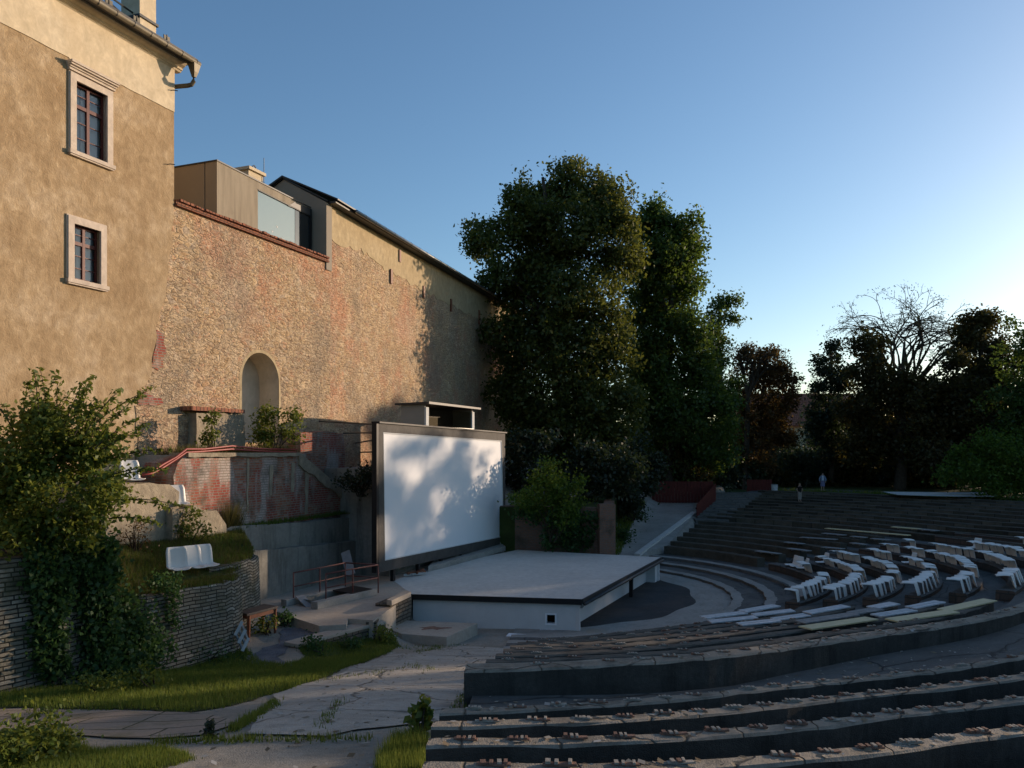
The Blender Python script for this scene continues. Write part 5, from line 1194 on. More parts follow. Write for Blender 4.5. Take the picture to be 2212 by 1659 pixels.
# ------------------------------------------------------------------ vegetation
def leaves(centers, nl, size, spread, aspect=.62, up=.35, droop=0.0, seed=0, squash=.8):
    """leaf-sized diamonds in clumps round the given centres; returns vertices and quads"""
    r = np.random.default_rng(seed); C_ = np.asarray(centers, dtype=np.float64)
    N = len(C_) * nl; c = np.repeat(C_, nl, axis=0)
    off = r.normal(0, 1, (N, 3)) * spread * np.array([1, 1, squash]); c = c + off
    nrm = r.normal(0, 1, (N, 3)) + np.array([0, 0, up]) * 2; nrm /= np.linalg.norm(nrm, axis=1, keepdims=True)
    t = r.normal(0, 1, (N, 3)); t[:, 2] -= droop; t -= nrm * (t * nrm).sum(1, keepdims=True); t /= np.linalg.norm(t, axis=1, keepdims=True) + 1e-9
    b = np.cross(nrm, t); s = size * r.uniform(.6, 1.25, (N, 1)); fold = nrm * s * .12
    V = np.stack([c - t * s * .5, c + b * s * aspect * .5 + fold - t * s * .08, c + t * s * .5, c - b * s * aspect * .5 + fold - t * s * .08], 1).reshape(-1, 3)
    return V, np.arange(N * 4).reshape(-1, 4)
def lobes_to_clumps(lobes, dens, seed, shell=.55, flat=1.0, fine=False):
    r = np.random.default_rng(seed); out = []
    if fine:
        for (x, y, z, rad) in lobes:
            n = max(3, int(dens * rad * rad)); v = r.normal(0, 1, (n, 3)); v /= np.linalg.norm(v, axis=1, keepdims=True); out.append(np.array([x, y, z]) + v * rad * r.random((n, 1)) ** .45)
        return np.concatenate(out)
    for (x, y, z, rad) in lobes:
        n = max(6, int(dens * rad * rad)); m = max(6, min(22, int(6 + rad * 5)))
        s = r.normal(0, 1, (m, 3)); s /= np.linalg.norm(s, axis=1, keepdims=True); s *= rad * r.uniform(.4, .9, (m, 1)); sr = rad * r.uniform(.26, .5, m)
        k = r.choice(m, n, p=sr ** 2 / (sr ** 2).sum()); v = r.normal(0, 1, (n, 3)); v /= np.linalg.norm(v, axis=1, keepdims=True)
        out.append(np.array([x, y, z]) + (s[k] + v * (sr[k] * (shell + (1.05 - shell) * r.random(n)))[:, None]) * np.array([1, 1, flat]))
    return np.concatenate(out)
def px_lobes(ls, y, dy=.0, seed=0, k=1.0):
    r = random.Random(seed); out = []
    for l in ls:
        yy = y + (l[3] if len(l) > 3 else r.uniform(-1, 1) * dy); p = P(l[0], l[1], y=yy); out.append((*p, k * l[2] / F * yy))
    return out
def limb_path(a, b, r, sag=.12):
    a, b = Vector(a), Vector(b); L = (b - a).length; pts = []
    for i in range(6):
        u = i / 5; q = a.lerp(b, u); q.z += math.sin(u * math.pi) * L * sag * .5; q += Vector((r.uniform(-1, 1), r.uniform(-1, 1), r.uniform(-.6, .6))) * L * .035 * (1 if 0 < i < 5 else 0); pts.append(q)
    return pts
def tree(name, label, base, trunk_h, r0, lobes, leaf, bark='bark', dens=7.0, nl=34, size=.26, spread=.36, seed=1, group=None, cat='tree', shell=.5, limbs=True, up=.35, airy=None):
    t = root(name, base, label, cat, group); r = random.Random(seed); mb = MB(); B0 = Vector(base)
    if limbs:
        cx = sum(l[0] for l in lobes) / len(lobes); cy = sum(l[1] for l in lobes) / len(lobes); topz = max(l[2] for l in lobes)
        pts = [B0 - Vector((0, 0, .6))]; n = 8
        for i in range(n + 1):
            u = i / n; q = B0.lerp(Vector((cx, cy, topz)), u); q.x = B0.x + (cx - B0.x) * u * u; q.y = B0.y + (cy - B0.y) * u * u
            pts.append(q + Vector((r.uniform(-.12, .12), r.uniform(-.12, .12), 0)))
        mb.tube(pts, [r0 * 1.25] + [r0 * (1 - .85 * (i / n)) + .02 for i in range(n + 1)], 8)
        for l in lobes:
            c = Vector(l[:3]); zz = min(max(B0.z + trunk_h, c.z - (c - Vector((cx, cy, c.z))).length * .8 - .8), topz); u = max(.05, (zz - B0.z) / max(.1, topz - B0.z))
            st = Vector((B0.x + (cx - B0.x) * u * u, B0.y + (cy - B0.y) * u * u, zz)); rr_ = max(.035, r0 * .42 * (1 - .6 * u))
            lp = limb_path(st, c, r); mb.tube(lp, [rr_ * (1 - .14 * i) for i in range(6)], 6)
            for _ in range(4):
                e_ = c + Vector((r.uniform(-1, 1), r.uniform(-1, 1), r.uniform(-.7, 1))).normalized() * l[3] * .85; q = limb_path(lp[r.choice((3, 4, 5))], e_, r); mb.tube(q, [rr_ * .35 * (1 - .15 * i) for i in range(6)], 5, cap=False)
        mb.build('trunk', M[bark], t, smooth=True)
    cl = lobes_to_clumps(lobes, dens, seed, shell)
    Vv, Q = leaves(cl, nl, size, spread, seed=seed, up=up)
    if airy:
        V2, Q2 = leaves(lobes_to_clumps(airy[0], airy[1], seed + 1, fine=True), airy[2], size, airy[3], seed=seed + 1, up=up); Q = np.concatenate([Q, Q2 + len(Vv)]); Vv = np.concatenate([Vv, V2])
    np_mesh('crown', Vv, Q, M[leaf], t); return t
def bare_tree(name, label, base, height, r0, seed, leaf, crown_r, first, levels=5, leafy=1.0, group=None, tilt=(0, 0)):
    t = root(name, base, label, 'tree', group); r = random.Random(seed); mb = MB(); tips = []
    def grow(p, d, L, rad, lev):
        n = 4; pts = [p]; q = p.copy(); dd = d.copy()
        for i in range(n):
            dd = (dd + Vector((r.uniform(-1, 1), r.uniform(-1, 1), r.uniform(-.5, .8))) * .16 + Vector((0, 0, .05 if lev < 3 else -.12))).normalized(); q = q + dd * (L / n); pts.append(q.copy())
        mb.tube(pts, [rad * (1 - .38 * i / n) for i in range(n + 1)], 6 if lev < 2 else 4, cap=False)
        if lev >= levels: tips.append((q, dd)); tips.append((pts[2], dd)); return
        m = 3 if lev < 2 else (3 if r.random() < .7 else 2)
        for k in range(m):
            ax = Vector((r.uniform(-1, 1), r.uniform(-1, 1), 0)).normalized(); ang = r.uniform(.3, .72) if lev else r.uniform(.25, .6)
            nd = (dd * math.cos(ang) + ax * math.sin(ang)).normalized(); grow(pts[-1] if k < 2 else pts[3], nd, L * r.uniform(.66, .84), rad * .60, lev + 1)
    d0 = Vector((tilt[0], tilt[1], 1)).normalized(); st = Vector(base); mb.tube([st - Vector((0, 0, .5)), st + d0 * first * .5, st + d0 * first], [r0 * 1.3, r0, r0 * .85], 8)
    for k in range(5):
        a = k * 1.26 + r.uniform(-.3, .3); sp = r.uniform(.25, .55); grow(st + d0 * first, Vector((math.cos(a) * sp, math.sin(a) * sp, 1)).normalized(), (height - first) * .30, r0 * .55, 1)
    mb.build('trunk', M['bark'], t)
    if leafy > 0:
        pts = [tuple(p) for p, d in tips if r.random() < leafy]
        Vv, Q = leaves(pts, 5, .22, .28, .35, -.1, 1.2, seed); np_mesh('crown', Vv, Q, M[leaf], t)
    return t
GT = 'park trees behind the amphitheatre'
L1 = [(1250, 400, 58), (1180, 425, 62), (1120, 470, 55), (1085, 500, 46), (1045, 525, 36), (1030, 500, 24), (1310, 455, 58), (1345, 480, 34), (1240, 510, 95), (1150, 545, 62), (1060, 600, 30), (1085, 592, 32), (1330, 560, 58), (1230, 640, 105), (1130, 640, 40), (1090, 640, 30), (1170, 730, 85), (1290, 740, 95), (1120, 760, 58), (1085, 720, 40), (1200, 850, 100), (1300, 880, 85), (1120, 870, 62), (1100, 830, 40), (1250, 970, 95), (1150, 980, 70)]
tree('linden_tree', 'tallest dark green tree, its crown overlapping the end of the castle wing', P(1215, 1100, y=53.5)[:2] + (3.0,), 4, .55, px_lobes(L1, 53.2, 1.9, 2, 1.1), 'linden_leaf', dens=20, nl=40, size=.29, spread=.36, seed=3, group=GT)
L2_ = [(1430, 475, 42), (1475, 490, 34), (1500, 530, 22), (1400, 520, 45), (1450, 555, 52), (1385, 600, 55), (1475, 610, 38), (1440, 660, 62), (1395, 720, 70), (1470, 730, 52), (1440, 800, 78), (1510, 800, 50), (1400, 880, 75), (1490, 890, 70), (1545, 870, 40), (1440, 970, 85), (1530, 960, 62)]
tree('maple_tree', 'broad green tree standing just behind the tallest one', P(1440, 1060, y=60)[:2] + (2.6,), 4, .5, px_lobes(L2_, 60, 2.0, 4, 1.2), 'maple_leaf', dens=19, nl=40, size=.30, spread=.36, seed=5, group=GT)
L2_ += [(1350, 560, 40), (1385, 470, 30), (1500, 700, 44), (1510, 620, 24), (1395, 500, 30), (1385, 545, 40), (1500, 570, 26), (1420, 620, 60), (1490, 660, 34), (1370, 650, 50), (1360, 800, 62), (1372, 570, 36), (1350, 900, 70), (1375, 1000, 70), (1480, 680, 55), (1345, 720, 40), (1450, 900, 80), (1500, 1000, 60)]
L1 += [(1330, 640, 50), (1350, 800, 45), (1340, 960, 70), (1230, 560, 80), (1180, 640, 80), (1180, 930, 80)]
L3_ = [(1560, 655, 20), (1588, 645, 12), (1545, 680, 22), (1578, 690, 16), (1530, 725, 26), (1555, 745, 24), (1540, 800, 34), (1565, 850, 36), (1550, 930, 45), (1545, 1000, 34)]
tree('maple_tree', 'slim green tree with one branch jutting over the brown chestnut', P(1555, 1060, y=66)[:2] + (2.6,), 4, .3, px_lobes(L3_, 66, 1.2, 6, 1.1), 'maple_leaf', dens=20, nl=40, size=.28, spread=.3, seed=8, group=GT)
L4_ = [(1650, 790, 34), (1610, 775, 26), (1690, 790, 30), (1712, 820, 18), (1620, 830, 40), (1670, 850, 46), (1705, 870, 28), (1640, 910, 48), (1600, 890, 36), (1690, 930, 36), (1640, 980, 50), (1600, 960, 30)]
tree('chestnut_tree', 'rust brown chestnut tree with withered leaves, left of the gap with the house', P(1640, 1060, y=73)[:2] + (2.6,), 4, .4, px_lobes(L4_, 73, 1.6, 7, 1.15), 'chestnut_leaf', dens=14, nl=38, size=.29, spread=.33, seed=9, group=GT, shell=.35)
bare_tree('bare_tree', 'crooked half bare tree top rising over the brown chestnut', P(1610, 1060, y=71)[:2] + (2.6,), 14.0, .26, 11, 'chestnut_leaf', 3, 8.0, 4, .5, GT, tilt=(.03, 0))
L5_ = [(1800, 750, 18), (1790, 790, 30), (1815, 820, 28), (1780, 850, 34), (1805, 890, 40), (1770, 920, 28), (1795, 960, 46)]
tree('lime_tree', 'slim dark green tree right of the gap with the house', P(1795, 1060, y=74)[:2] + (2.6,), 4, .3, px_lobes(L5_, 73, 1.2, 8, 1.15), 'dark_leaf', dens=18, nl=38, size=.3, spread=.32, seed=10, group=GT)
bare_tree('bare_tree', 'nearly leafless spreading tree with a fan of thin branches against the sky', P(1955, 1060, y=76)[:2] + (2.6,), 19.5, .42, 25, 'dark_leaf', 6, 7.5, 6, .5, GT)
L9_ = [(1875, 740, 34), (1870, 800, 44), (1910, 850, 50), (1860, 880, 46), (1960, 840, 48), (2035, 850, 40), (1950, 910, 70), (2055, 790, 28), (2050, 880, 56), (1880, 960, 62), (1990, 960, 70), (2060, 950, 62)]
tree('chestnut_tree', 'wide brown green chestnut under the nearly leafless tree', P(1945, 1062, y=67)[:2] + (2.7,), 4, .5, px_lobes(L9_, 67.5, 1.8, 9, 1.12), 'mixed_leaf', dens=17, nl=38, size=.32, spread=.36, seed=12, group=GT)
L7_ = [(2105, 700, 26), (2120, 690, 18), (2085, 740, 38), (2140, 690, 20), (2150, 740, 36), (2110, 790, 52), (2160, 810, 46), (2090, 860, 56), (2150, 890, 60), (2110, 960, 66)]
tree('chestnut_tree', 'dark brownish tree with two pointed tops toward the picture corner', P(2115, 1062, y=70)[:2] + (2.7,), 4, .45, px_lobes(L7_, 70, 1.6, 10, 1.12), 'mixed_leaf', dens=17, nl=38, size=.32, spread=.34, seed=14, group=GT)
L8a = [(2205, 715, 30), (2188, 765, 36), (2235, 760, 50), (2290, 740, 60), (2330, 720, 60), (2200, 800, 40)]
L8_ = [(2190, 860, 56), (2250, 870, 60), (2200, 940, 66), (2300, 880, 80), (2360, 860, 90)]
tree('maple_tree', 'green and yellow tipped tree cut by the picture edge', P(2225, 1066, y=62)[:2] + (2.8,), 4, .42, px_lobes(L8_, 62, 1.6, 11), 'maple_leaf', dens=14, nl=40, size=.3, spread=.36, seed=15, group=GT, airy=(px_lobes(L8a, 62, 1.2, 12), 2.4, 90, .34))
# trees standing further round the rim, beyond the frame: they throw the evening shade over the seats
def rim_tree(s, c, D, T, w, seed):
    x, y = s * SUN[0] - c * SUN[1], s * SUN[1] + c * SUN[0]; r = random.Random(seed); lob, top = [], []
    for i in range(13):
        rr_ = w * r.uniform(.36, .52); z = 5.0 + (D - rr_ - 5.0) * (i / 12); a = r.random() * 6.283; q = w * .7 * math.sqrt(r.random())
        lob.append((x + q * math.cos(a), y + q * math.sin(a), z, rr_))
    for i in range(9):
        rr_ = w * r.uniform(.2, .34); z = D - .6 + (T - rr_ * .8 - D + .6) * r.random(); a = r.random() * 6.283; q = w * .75 * math.sqrt(r.random())
        top.append((x + q * math.cos(a), y + q * math.sin(a), z, rr_))
    return (x, y), lob, top
SUN = (math.cos(R(33)), math.sin(R(33)))
RIM = [(76, 34, 10.5, 16.8, 4.8), (72, 26, 11.0, 17.2, 4.8), (75, 18.5, 13.6, 16.6, 4.8), (70, 11, 13.3, 15.4, 4.8), (75, 3.5, 13.5, 15.3, 4.8), (71, -4, 13.8, 15.4, 4.8), (76, -11, 14, 15.6, 5), (85, 22, 12, 14, 5.5), (83, 8, 12.5, 14, 5.5)]
RW = ('first', 'second', 'third', 'fourth', 'fifth', 'sixth', 'seventh', 'eighth', 'ninth')
for i, (s, c, D, T_, w) in enumerate(RIM):
    (x, y), lob, top = rim_tree(s, c, D, T_, w, 40 + i)
    tree('maple_tree', 'park tree on the amphitheatre rim outside the view, %s along that row' % RW[i], (x, y, 2.7), 4, .4, lob, 'maple_leaf' if i % 2 else 'mixed_leaf', dens=6.5, nl=40, size=.42, spread=.45, seed=60 + i, group=GT, airy=(top, 2.0, 90, .38))
def wood(name, spans, y, seed):
    r = random.Random(seed); lob = []
    for a, b_, ty in spans:
        px = a
        while px < b_:
            rad = r.uniform(28, 46)
            for k in range(3): lob.append((*P(px + r.uniform(-15, 15), ty + rad * .8 + k * 42, y=y + r.uniform(-4, 4)), rad / F * y))
            px += rad * .75
    Vv, Q = leaves(lobes_to_clumps(lob, 5.0, seed), 34, .5, .6, seed=seed); return tag(np_mesh(name, Vv, Q, M['dark_leaf']), 'dark wood far behind the park trees', None, None, 'stuff')
wood('distant_wood', [(960, 1690, 915), (1765, 2300, 890)], 98, 3)
# ---- shrubs
def shrub(name, label, lobes, leaf, dens=26, nl=22, size=.1, spread=.13, seed=1, base=None, cat='shrub', group=None, stems=7, shell=.45, up=.3):
    bx = base or (sum(l[0] for l in lobes) / len(lobes), sum(l[1] for l in lobes) / len(lobes), min(l[2] - l[3] for l in lobes))
    t = root(name, bx, label, cat, group); r = random.Random(seed); mb = MB()
    for i in range(stems):
        l = lobes[i % len(lobes)]; e_ = Vector(l[:3]) + Vector((r.uniform(-1, 1), r.uniform(-1, 1), r.uniform(-.2, 1))) * l[3] * .7; mb.tube(limb_path(Vector(bx) + Vector((r.uniform(-.15, .15), r.uniform(-.15, .15), -.1)), e_, r), [.028 * (1 - .15 * k) for k in range(6)], 5, cap=False)
    mb.build('stem', M['bark'], t, smooth=True)
    Vv, Q = leaves(lobes_to_clumps(lobes, dens, seed, shell), nl, size, spread, seed=seed, up=up); np_mesh('crown', Vv, Q, M[leaf], t); return t
def wands(t, leaf, starts, seed, size=.1, L=(.9, 1.7)):
    r = random.Random(seed); mb = MB(); cs = []
    for (p, d) in starts:
        p = Vector(p); d = Vector(d).normalized(); n = 9; Ls = r.uniform(*L); pts = []
        for i in range(n):
            u = i / (n - 1); q = p + d * Ls * u + Vector((0, 0, -.22 * u * u * Ls)); pts.append(q)
            if i > 0:
                for _ in range(3): cs.append(tuple(q + Vector((r.uniform(-1, 1), r.uniform(-1, 1), r.uniform(-1, 1))) * .05))
        mb.tube(pts, [.012 * (1 - .08 * i) for i in range(n)], 4, cap=False)
    mb.build('twig', M['bark'], t); Vv, Q = leaves(cs, 2, size, .03, .5, .2, .4, seed); np_mesh('foliage', Vv, Q, M[leaf], t)
bl = px_lobes([(120, 920, 70), (170, 960, 62), (60, 970, 80), (215, 1000, 48), (130, 1040, 95), (40, 1060, 95), (210, 1070, 58), (240, 1060, 32), (100, 1130, 90), (190, 1140, 58), (30, 1150, 85), (-40, 1000, 90), (-60, 1120, 100)], 15.6, .7, 3)
t = shrub('elder_bush', 'big sunlit bush with long arching twigs on the retaining wall before the castle', bl, 'shrub_leaf', dens=135, nl=26, size=.115, spread=.13, seed=21, base=(-9.6, 15.6, 3.9), stems=14)
r = random.Random(5); st = []
for px, py, dx, dz in ((100, 900, .15, 1), (140, 880, .3, 1), (175, 900, .55, 1), (200, 930, .8, .7), (225, 960, 1, .5), (240, 990, 1, .35), (245, 1040, 1, .1), (80, 880, -.1, 1), (40, 900, -.2, 1), (160, 860, .35, 1), (210, 900, .7, .9), (240, 1080, 1, .15), (0, 930, -.3, 1), (120, 870, .05, 1), (190, 880, .75, .9), (60, 870, .2, 1), (225, 930, .9, .7), (150, 920, .4, 1), (95, 950, .0, 1)):
    for _ in range(2): st.append((P(px + r.uniform(-15, 15), py + 40, y=15.4 + r.uniform(-.6, .4)), (dx + r.uniform(-.2, .2), r.uniform(-.3, .3), dz)))
wands(t, 'shrub_leaf', st, 6, .12, (.7, 1.45))
shrub('shrub', 'green shrub growing on the ledge right of the arched niche', px_lobes([(590, 925, 42), (560, 930, 28), (625, 915, 32), (585, 895, 24), (640, 935, 16), (570, 955, 25)], 28.3, .3, 5), 'shrub_leaf', dens=70, nl=20, size=.13, spread=.13, seed=22)
shrub('shrub', 'small leafy sapling by the plastered block under the niche', px_lobes([(450, 935, 16), (455, 910, 10), (445, 955, 18), (462, 895, 6)], 25.3, .2, 5), 'shrub_leaf', dens=90, nl=18, size=.12, spread=.1, seed=23)
shrub('shrub', 'dark shrub between the brick wall and the screen', px_lobes([(775, 1030, 30), (750, 1035, 18), (800, 1020, 24), (790, 1045, 22)], 30.2, .3, 5), 'dark_leaf', dens=80, nl=20, size=.13, spread=.14, seed=24)
shrub('shrub', 'yellow green shrub on the grass terrace under the second white seat', px_lobes([(385, 1140, 26), (420, 1130, 24), (350, 1150, 22), (400, 1165, 30), (440, 1150, 18), (405, 1110, 14)], 22.6, .3, 5), 'shrub_leaf', dens=95, nl=18, size=.1, spread=.12, seed=25)
shrub('dry_shrub', 'withered brown shrub on the grass terrace beside the green one', px_lobes([(290, 1150, 22), (270, 1165, 18), (310, 1170, 18), (280, 1190, 16), (300, 1130, 12)], 20.8, .3, 5), 'chestnut_leaf', dens=55, nl=12, size=.07, spread=.12, seed=26, stems=14)
shrub('shrub', 'large shrub with a bright lime top right of the screen', px_lobes([(1195, 1040, 48), (1165, 1060, 44), (1235, 1065, 42), (1150, 1100, 48), (1210, 1110, 56), (1250, 1110, 38), (1130, 1080, 34), (1190, 1010, 26)], 37.6, .7, 5), 'lime_leaf', dens=30, nl=24, size=.17, spread=.2, seed=27)
shrub('shrub', 'dark undergrowth shrub beneath the tallest tree', px_lobes([(1140, 1000, 70), (1240, 1020, 60), (1310, 1050, 55), (1120, 1060, 50), (1340, 1010, 50), (1290, 1000, 60)], 42.5, 1, 5), 'dark_leaf', dens=22, nl=38, size=.26, spread=.3, seed=28)
shrub('shrub', 'dark undergrowth shrub above the sloping path', px_lobes([(1370, 1050, 46), (1400, 1020, 42), (1345, 1090, 30), (1385, 1000, 50), (1330, 1080, 30)], 47, 1, 5), 'dark_leaf', dens=24, nl=38, size=.24, spread=.28, seed=29)
UG = 'undergrowth shrubs behind the top row'
for i, (px, py, rad, y) in enumerate(((1470, 1020, 40, 60), (1530, 1010, 40, 66), (1600, 1020, 36, 72), (1660, 1030, 30, 74), (1710, 1020, 40, 75), (1770, 1020, 46, 76), (1830, 1025, 42, 74), (1890, 1020, 44, 75), (1950, 1028, 42, 72), (2010, 1020, 44, 71))):
    l = px_lobes([(px, py, rad), (px - rad, py + 12, rad * .7), (px + rad, py + 8, rad * .8), (px, py - rad * .7, rad * .7), (px + rad * .6, py + 25, rad * .6)], y, .8, i)
    shrub('shrub', 'dark undergrowth shrub behind the top row, %s from the path gate' % ORD[i + 1], l, 'dark_leaf' if i % 3 else 'mixed_leaf', dens=14, nl=38, size=.3, spread=.36, seed=70 + i, group=UG)
shrub('hazel_bush', 'large green bush at the far end of the top row', px_lobes([(2100, 1000, 48), (2150, 980, 50), (2060, 1030, 38), (2190, 1010, 50), (2130, 1040, 46), (2230, 980, 60), (2200, 1050, 40)], 54, 1, 4), 'lime_leaf', dens=20, nl=38, size=.24, spread=.3, seed=31)
# ---- ivy
def ivy(label, spots, seed, size=.11, n=60, spread=.16, leaf='ivy_leaf'):
    r = random.Random(seed); cs = []; c0 = spots[0]
    for (x, y, z, w, h) in spots:
        for _ in range(int(n * w * h)): a = r.uniform(-.5, .5) * w; cs.append((x + a * .5, y + a * .85, z + r.uniform(-.5, .5) * h))
    Vv, Q = leaves(cs, 8, size, spread * .55, .8, .0, .8, seed, 1.0); Vv += np.array([.04, -.03, 0])
    t = root('ivy', (c0[0], c0[1], c0[2]), label, 'ivy'); np_mesh('foliage', Vv, Q, M[leaf], t); return t
def onw(px, py, x0=-9.3, y0=14.5, x1=-8.36, y1=16.4):       # point on the left retaining wall
    u = (px - CX) / F; k = (x1 - x0) / (y1 - y0); y = (x0 - k * y0) / (u - k); return P(px, py, y=y)
def strand(pts, w, step=.16):
    out = []
    for (a, b_) in zip(pts[:-1], pts[1:]):
        A, B_ = Vector(onw(*a)), Vector(onw(*b_)); n = max(1, int((B_ - A).length / step))
        for k in range(n): q = A.lerp(B_, k / n); out.append((q.x + .1, q.y - .1, q.z, w * random.uniform(.7, 1.2), .3))
    return out
ivy('dense ivy hanging in two long strands over the left retaining wall', strand([(85, 1190), (90, 1260), (95, 1330), (100, 1400), (110, 1470)], .55) + strand([(120, 1180), (120, 1250), (115, 1330)], .5) + strand([(185, 1170), (190, 1240), (200, 1310), (205, 1380), (210, 1450)], .6) + strand([(220, 1180), (222, 1250), (218, 1330)], .5) + strand([(150, 1190), (150, 1220)], .6), 33, .115, 190)
sp = []
for px, py, w, h, y in ((245, 1330, .7, .6, 17.3), (270, 1360, .9, .7, 17.3), (260, 1400, 1.1, .7, 17.1), (300, 1390, .8, .8, 17.6), (290, 1430, .9, .5, 17.2), (240, 1430, .8, .6, 16.6), (330, 1400, .5, .6, 18.0), (210, 1470, .9, .5, 15.9), (265, 1300, .5, .4, 17.6)):
    x, yy, z = P(px, py, y=y); sp.append((x, yy, z, w, h))
ivy('tangle of ivy and weeds in the dark recess beside the bastion', sp, 34, .11, 150, .3)
sp = []
for px, py, w, h, y in ((372, 1265, .35, .4, 18.55), (368, 1300, .3, .5, 18.5), (372, 1335, .25, .4, 18.5), (330, 1255, .5, .25, 18.1), (350, 1258, .5, .25, 18.3)):
    x, yy, z = P(px, py, y=y); sp.append((x, yy, z, w, h))
ivy('thin green creeper hanging down the front bastion', sp, 35, .09, 130, .15)
sp = []
for px, py, w, h in ((1150, 1110, 1.2, .5), (1200, 1120, 1.4, .8), (1185, 1160, .8, 1.0), (1220, 1165, .8, 1.0), (1250, 1130, 1.2, .9), (1245, 1175, .8, .7), (1285, 1120, .8, .8), (1120, 1105, 1, .3), (1270, 1160, .5, .8)):
    x, yy, z = P(px, py, y=38.3); sp.append((x, yy - .05, z, w, h))
ivy('dark ivy draped over the brick wall behind the stage', sp, 36, .16, 60, .3)
# ---- grass and weeds
def blades(name, pts_xy, hf, mat, h=(.1, .25), w=.012, seed=1, lean=.35, clump=3):
    r = np.random.default_rng(seed); pts = np.repeat(np.asarray(pts_xy), clump, axis=0); N = len(pts)
    pts = pts + r.normal(0, .03, (N, 2)); z = np.array([hf(x, y) for x, y in pts]); hh = r.uniform(h[0], h[1], N); a = r.random(N) * 6.283; la = r.random(N) * 6.283; ll = r.random(N) * lean * hh
    b = np.stack([pts[:, 0], pts[:, 1], z - .01], 1); dx = np.stack([np.cos(a) * w, np.sin(a) * w, np.zeros(N)], 1); tip = b + np.stack([np.cos(la) * ll, np.sin(la) * ll, hh], 1)
    V = np.stack([b - dx, b + dx, tip], 1).reshape(-1, 3); o = np_mesh(name, V, np.arange(N * 3).reshape(-1, 3), M[mat]); return tag(o, kind='stuff')
def inside(poly, n, seed, bias=None):
    r = np.random.default_rng(seed); xs_, ys_ = [p[0] for p in poly], [p[1] for p in poly]; out = []
    while len(out) < n:
        x, y = r.uniform(min(xs_), max(xs_)), r.uniform(min(ys_), max(ys_)); c = False
        for i in range(len(poly)):
            a, b_ = poly[i], poly[i - 1]
            if (a[1] > y) != (b_[1] > y) and x < (b_[0] - a[0]) * (y - a[1]) / (b_[1] - a[1]) + a[0]: c = not c
        if c and (bias is None or bias(x, y, r)): out.append((x, y))
    return out
def patchy(x, y, r): return r.random() < .35 + .65 * (.5 + .5 * math.sin(1.7 * x + .8 * y) * math.sin(1.3 * y - .9 * x + 1))
bank = gp((-40, 1530), (-40, 1500), (60, 1492), (200, 1462), (340, 1432), (470, 1412), (530, 1400), (560, 1428), (610, 1438), (660, 1420), (640, 1398), (780, 1384), (846, 1366), (862, 1396), (820, 1418), (760, 1438), (700, 1464), (630, 1492), (560, 1507), (480, 1531), (400, 1541), (250, 1534), (100, 1532))
drape('lawn', bank, M['soil_grass'], .015, .3, .1, seed=9)
blades('grass', inside(bank, 20000, 1), g, 'grass_blade', (.04, .15), .008, 1)
fore = gp((-60, 1659), (-60, 1590), (60, 1580), (150, 1600), (200, 1625), (330, 1615), (420, 1640), (330, 1670), (120, 1700))
drape('lawn.001', fore, M['soil_grass'], .015, .3, .12, seed=10)
blades('grass.001', inside(fore, 9000, 2, patchy), g, 'grass_blade', (.03, .1), .005, 2)
fore2 = gp((820, 1640), (850, 1600), (900, 1590), (922, 1600), (920, 1660), (905, 1700), (820, 1690))
blades('grass.002', inside(fore2, 2200, 3, patchy), g, 'grass_blade', (.05, .2), .005, 3)
def off_seats(x, y, r): return all(math.hypot(x - a, y - b_) > .5 for a, b_ in SEATS) or r.random() < .06
blades('grass.003', inside(TER, 9000, 4, off_seats), ter_z, 'grass_blade', (.05, .16), .01, 4)
blades('dry_grass', inside(TER, 5000, 5, lambda x, y, r: patchy(x, y, r) and off_seats(x, y, r)), ter_z, 'dry_grass', (.06, .2), .009, 5)
cracks = []
for a, b_, n in (((500, 1582), (600, 1520), 420), ((690, 1580), (745, 1510), 60), ((330, 1608), (560, 1602), 160), ((560, 1602), (800, 1600), 90), ((650, 1480), (900, 1440), 60), ((60, 1545), (120, 1543), 60), ((860, 1400), (1000, 1395), 60), ((880, 1440), (940, 1450), 40), ((1000, 1505), (1500, 1490), 60), ((975, 1560), (1000, 1505), 50), ((900, 1410), (960, 1398), 80)):
    for _ in range(n): u = random.random(); x, y, z = on_ground(a[0] + (b_[0] - a[0]) * u + random.gauss(0, 6), a[1] + (b_[1] - a[1]) * u + random.gauss(0, 3)); cracks.append((x, y))
blades('grass.004', cracks, lambda x, y: g(x, y) + .02, 'grass_blade', (.03, .11), .007, 6)
pslope = [(4.9, 38.2), (5.3, 40.2), (7.2, 48), (9.2, 55), (7.5, 55), (5.2, 45)]
blades('grass.005', inside(pslope, 2500, 7), g, 'grass_blade', (.1, .35), .02, 7)
tops = []
for k in range(900): tops.append(W1.pt(random.uniform(W1.S(400, 1.5), W1.S(650, 1.5)), random.uniform(.3, 1.5), 0)[:2])
blades('dry_grass.001', tops, lambda x, y: 5.8, 'dry_grass', (.1, .4), .012, 8)
led = []
for k in range(700): led.append(W1.pt(random.uniform(W1.S(490, 1.8), W1.S(800, 1.8)), random.uniform(1.56, 1.93), 0)[:2])
blades('grass.006', led, lambda x, y: 3.42, 'grass_blade', (.05, .2), .012, 9)
led = [W1.pt(random.uniform(W1.S(480, 1.7), W1.S(510, 1.7)), random.uniform(1.6, 1.9), 0)[:2] for _ in range(160)]
blades('dry_grass.002', led, lambda x, y: 3.42, 'dry_grass', (.4, 1.0), .012, 10, .7)
top_edge = [pol(38.6 + random.uniform(-.6, 1.5), random.uniform(12, 57))[:2] for _ in range(2600)]
blades('grass.007', top_edge, lambda x, y: 2.3, 'grass_blade', (.2, .55), .03, 11)
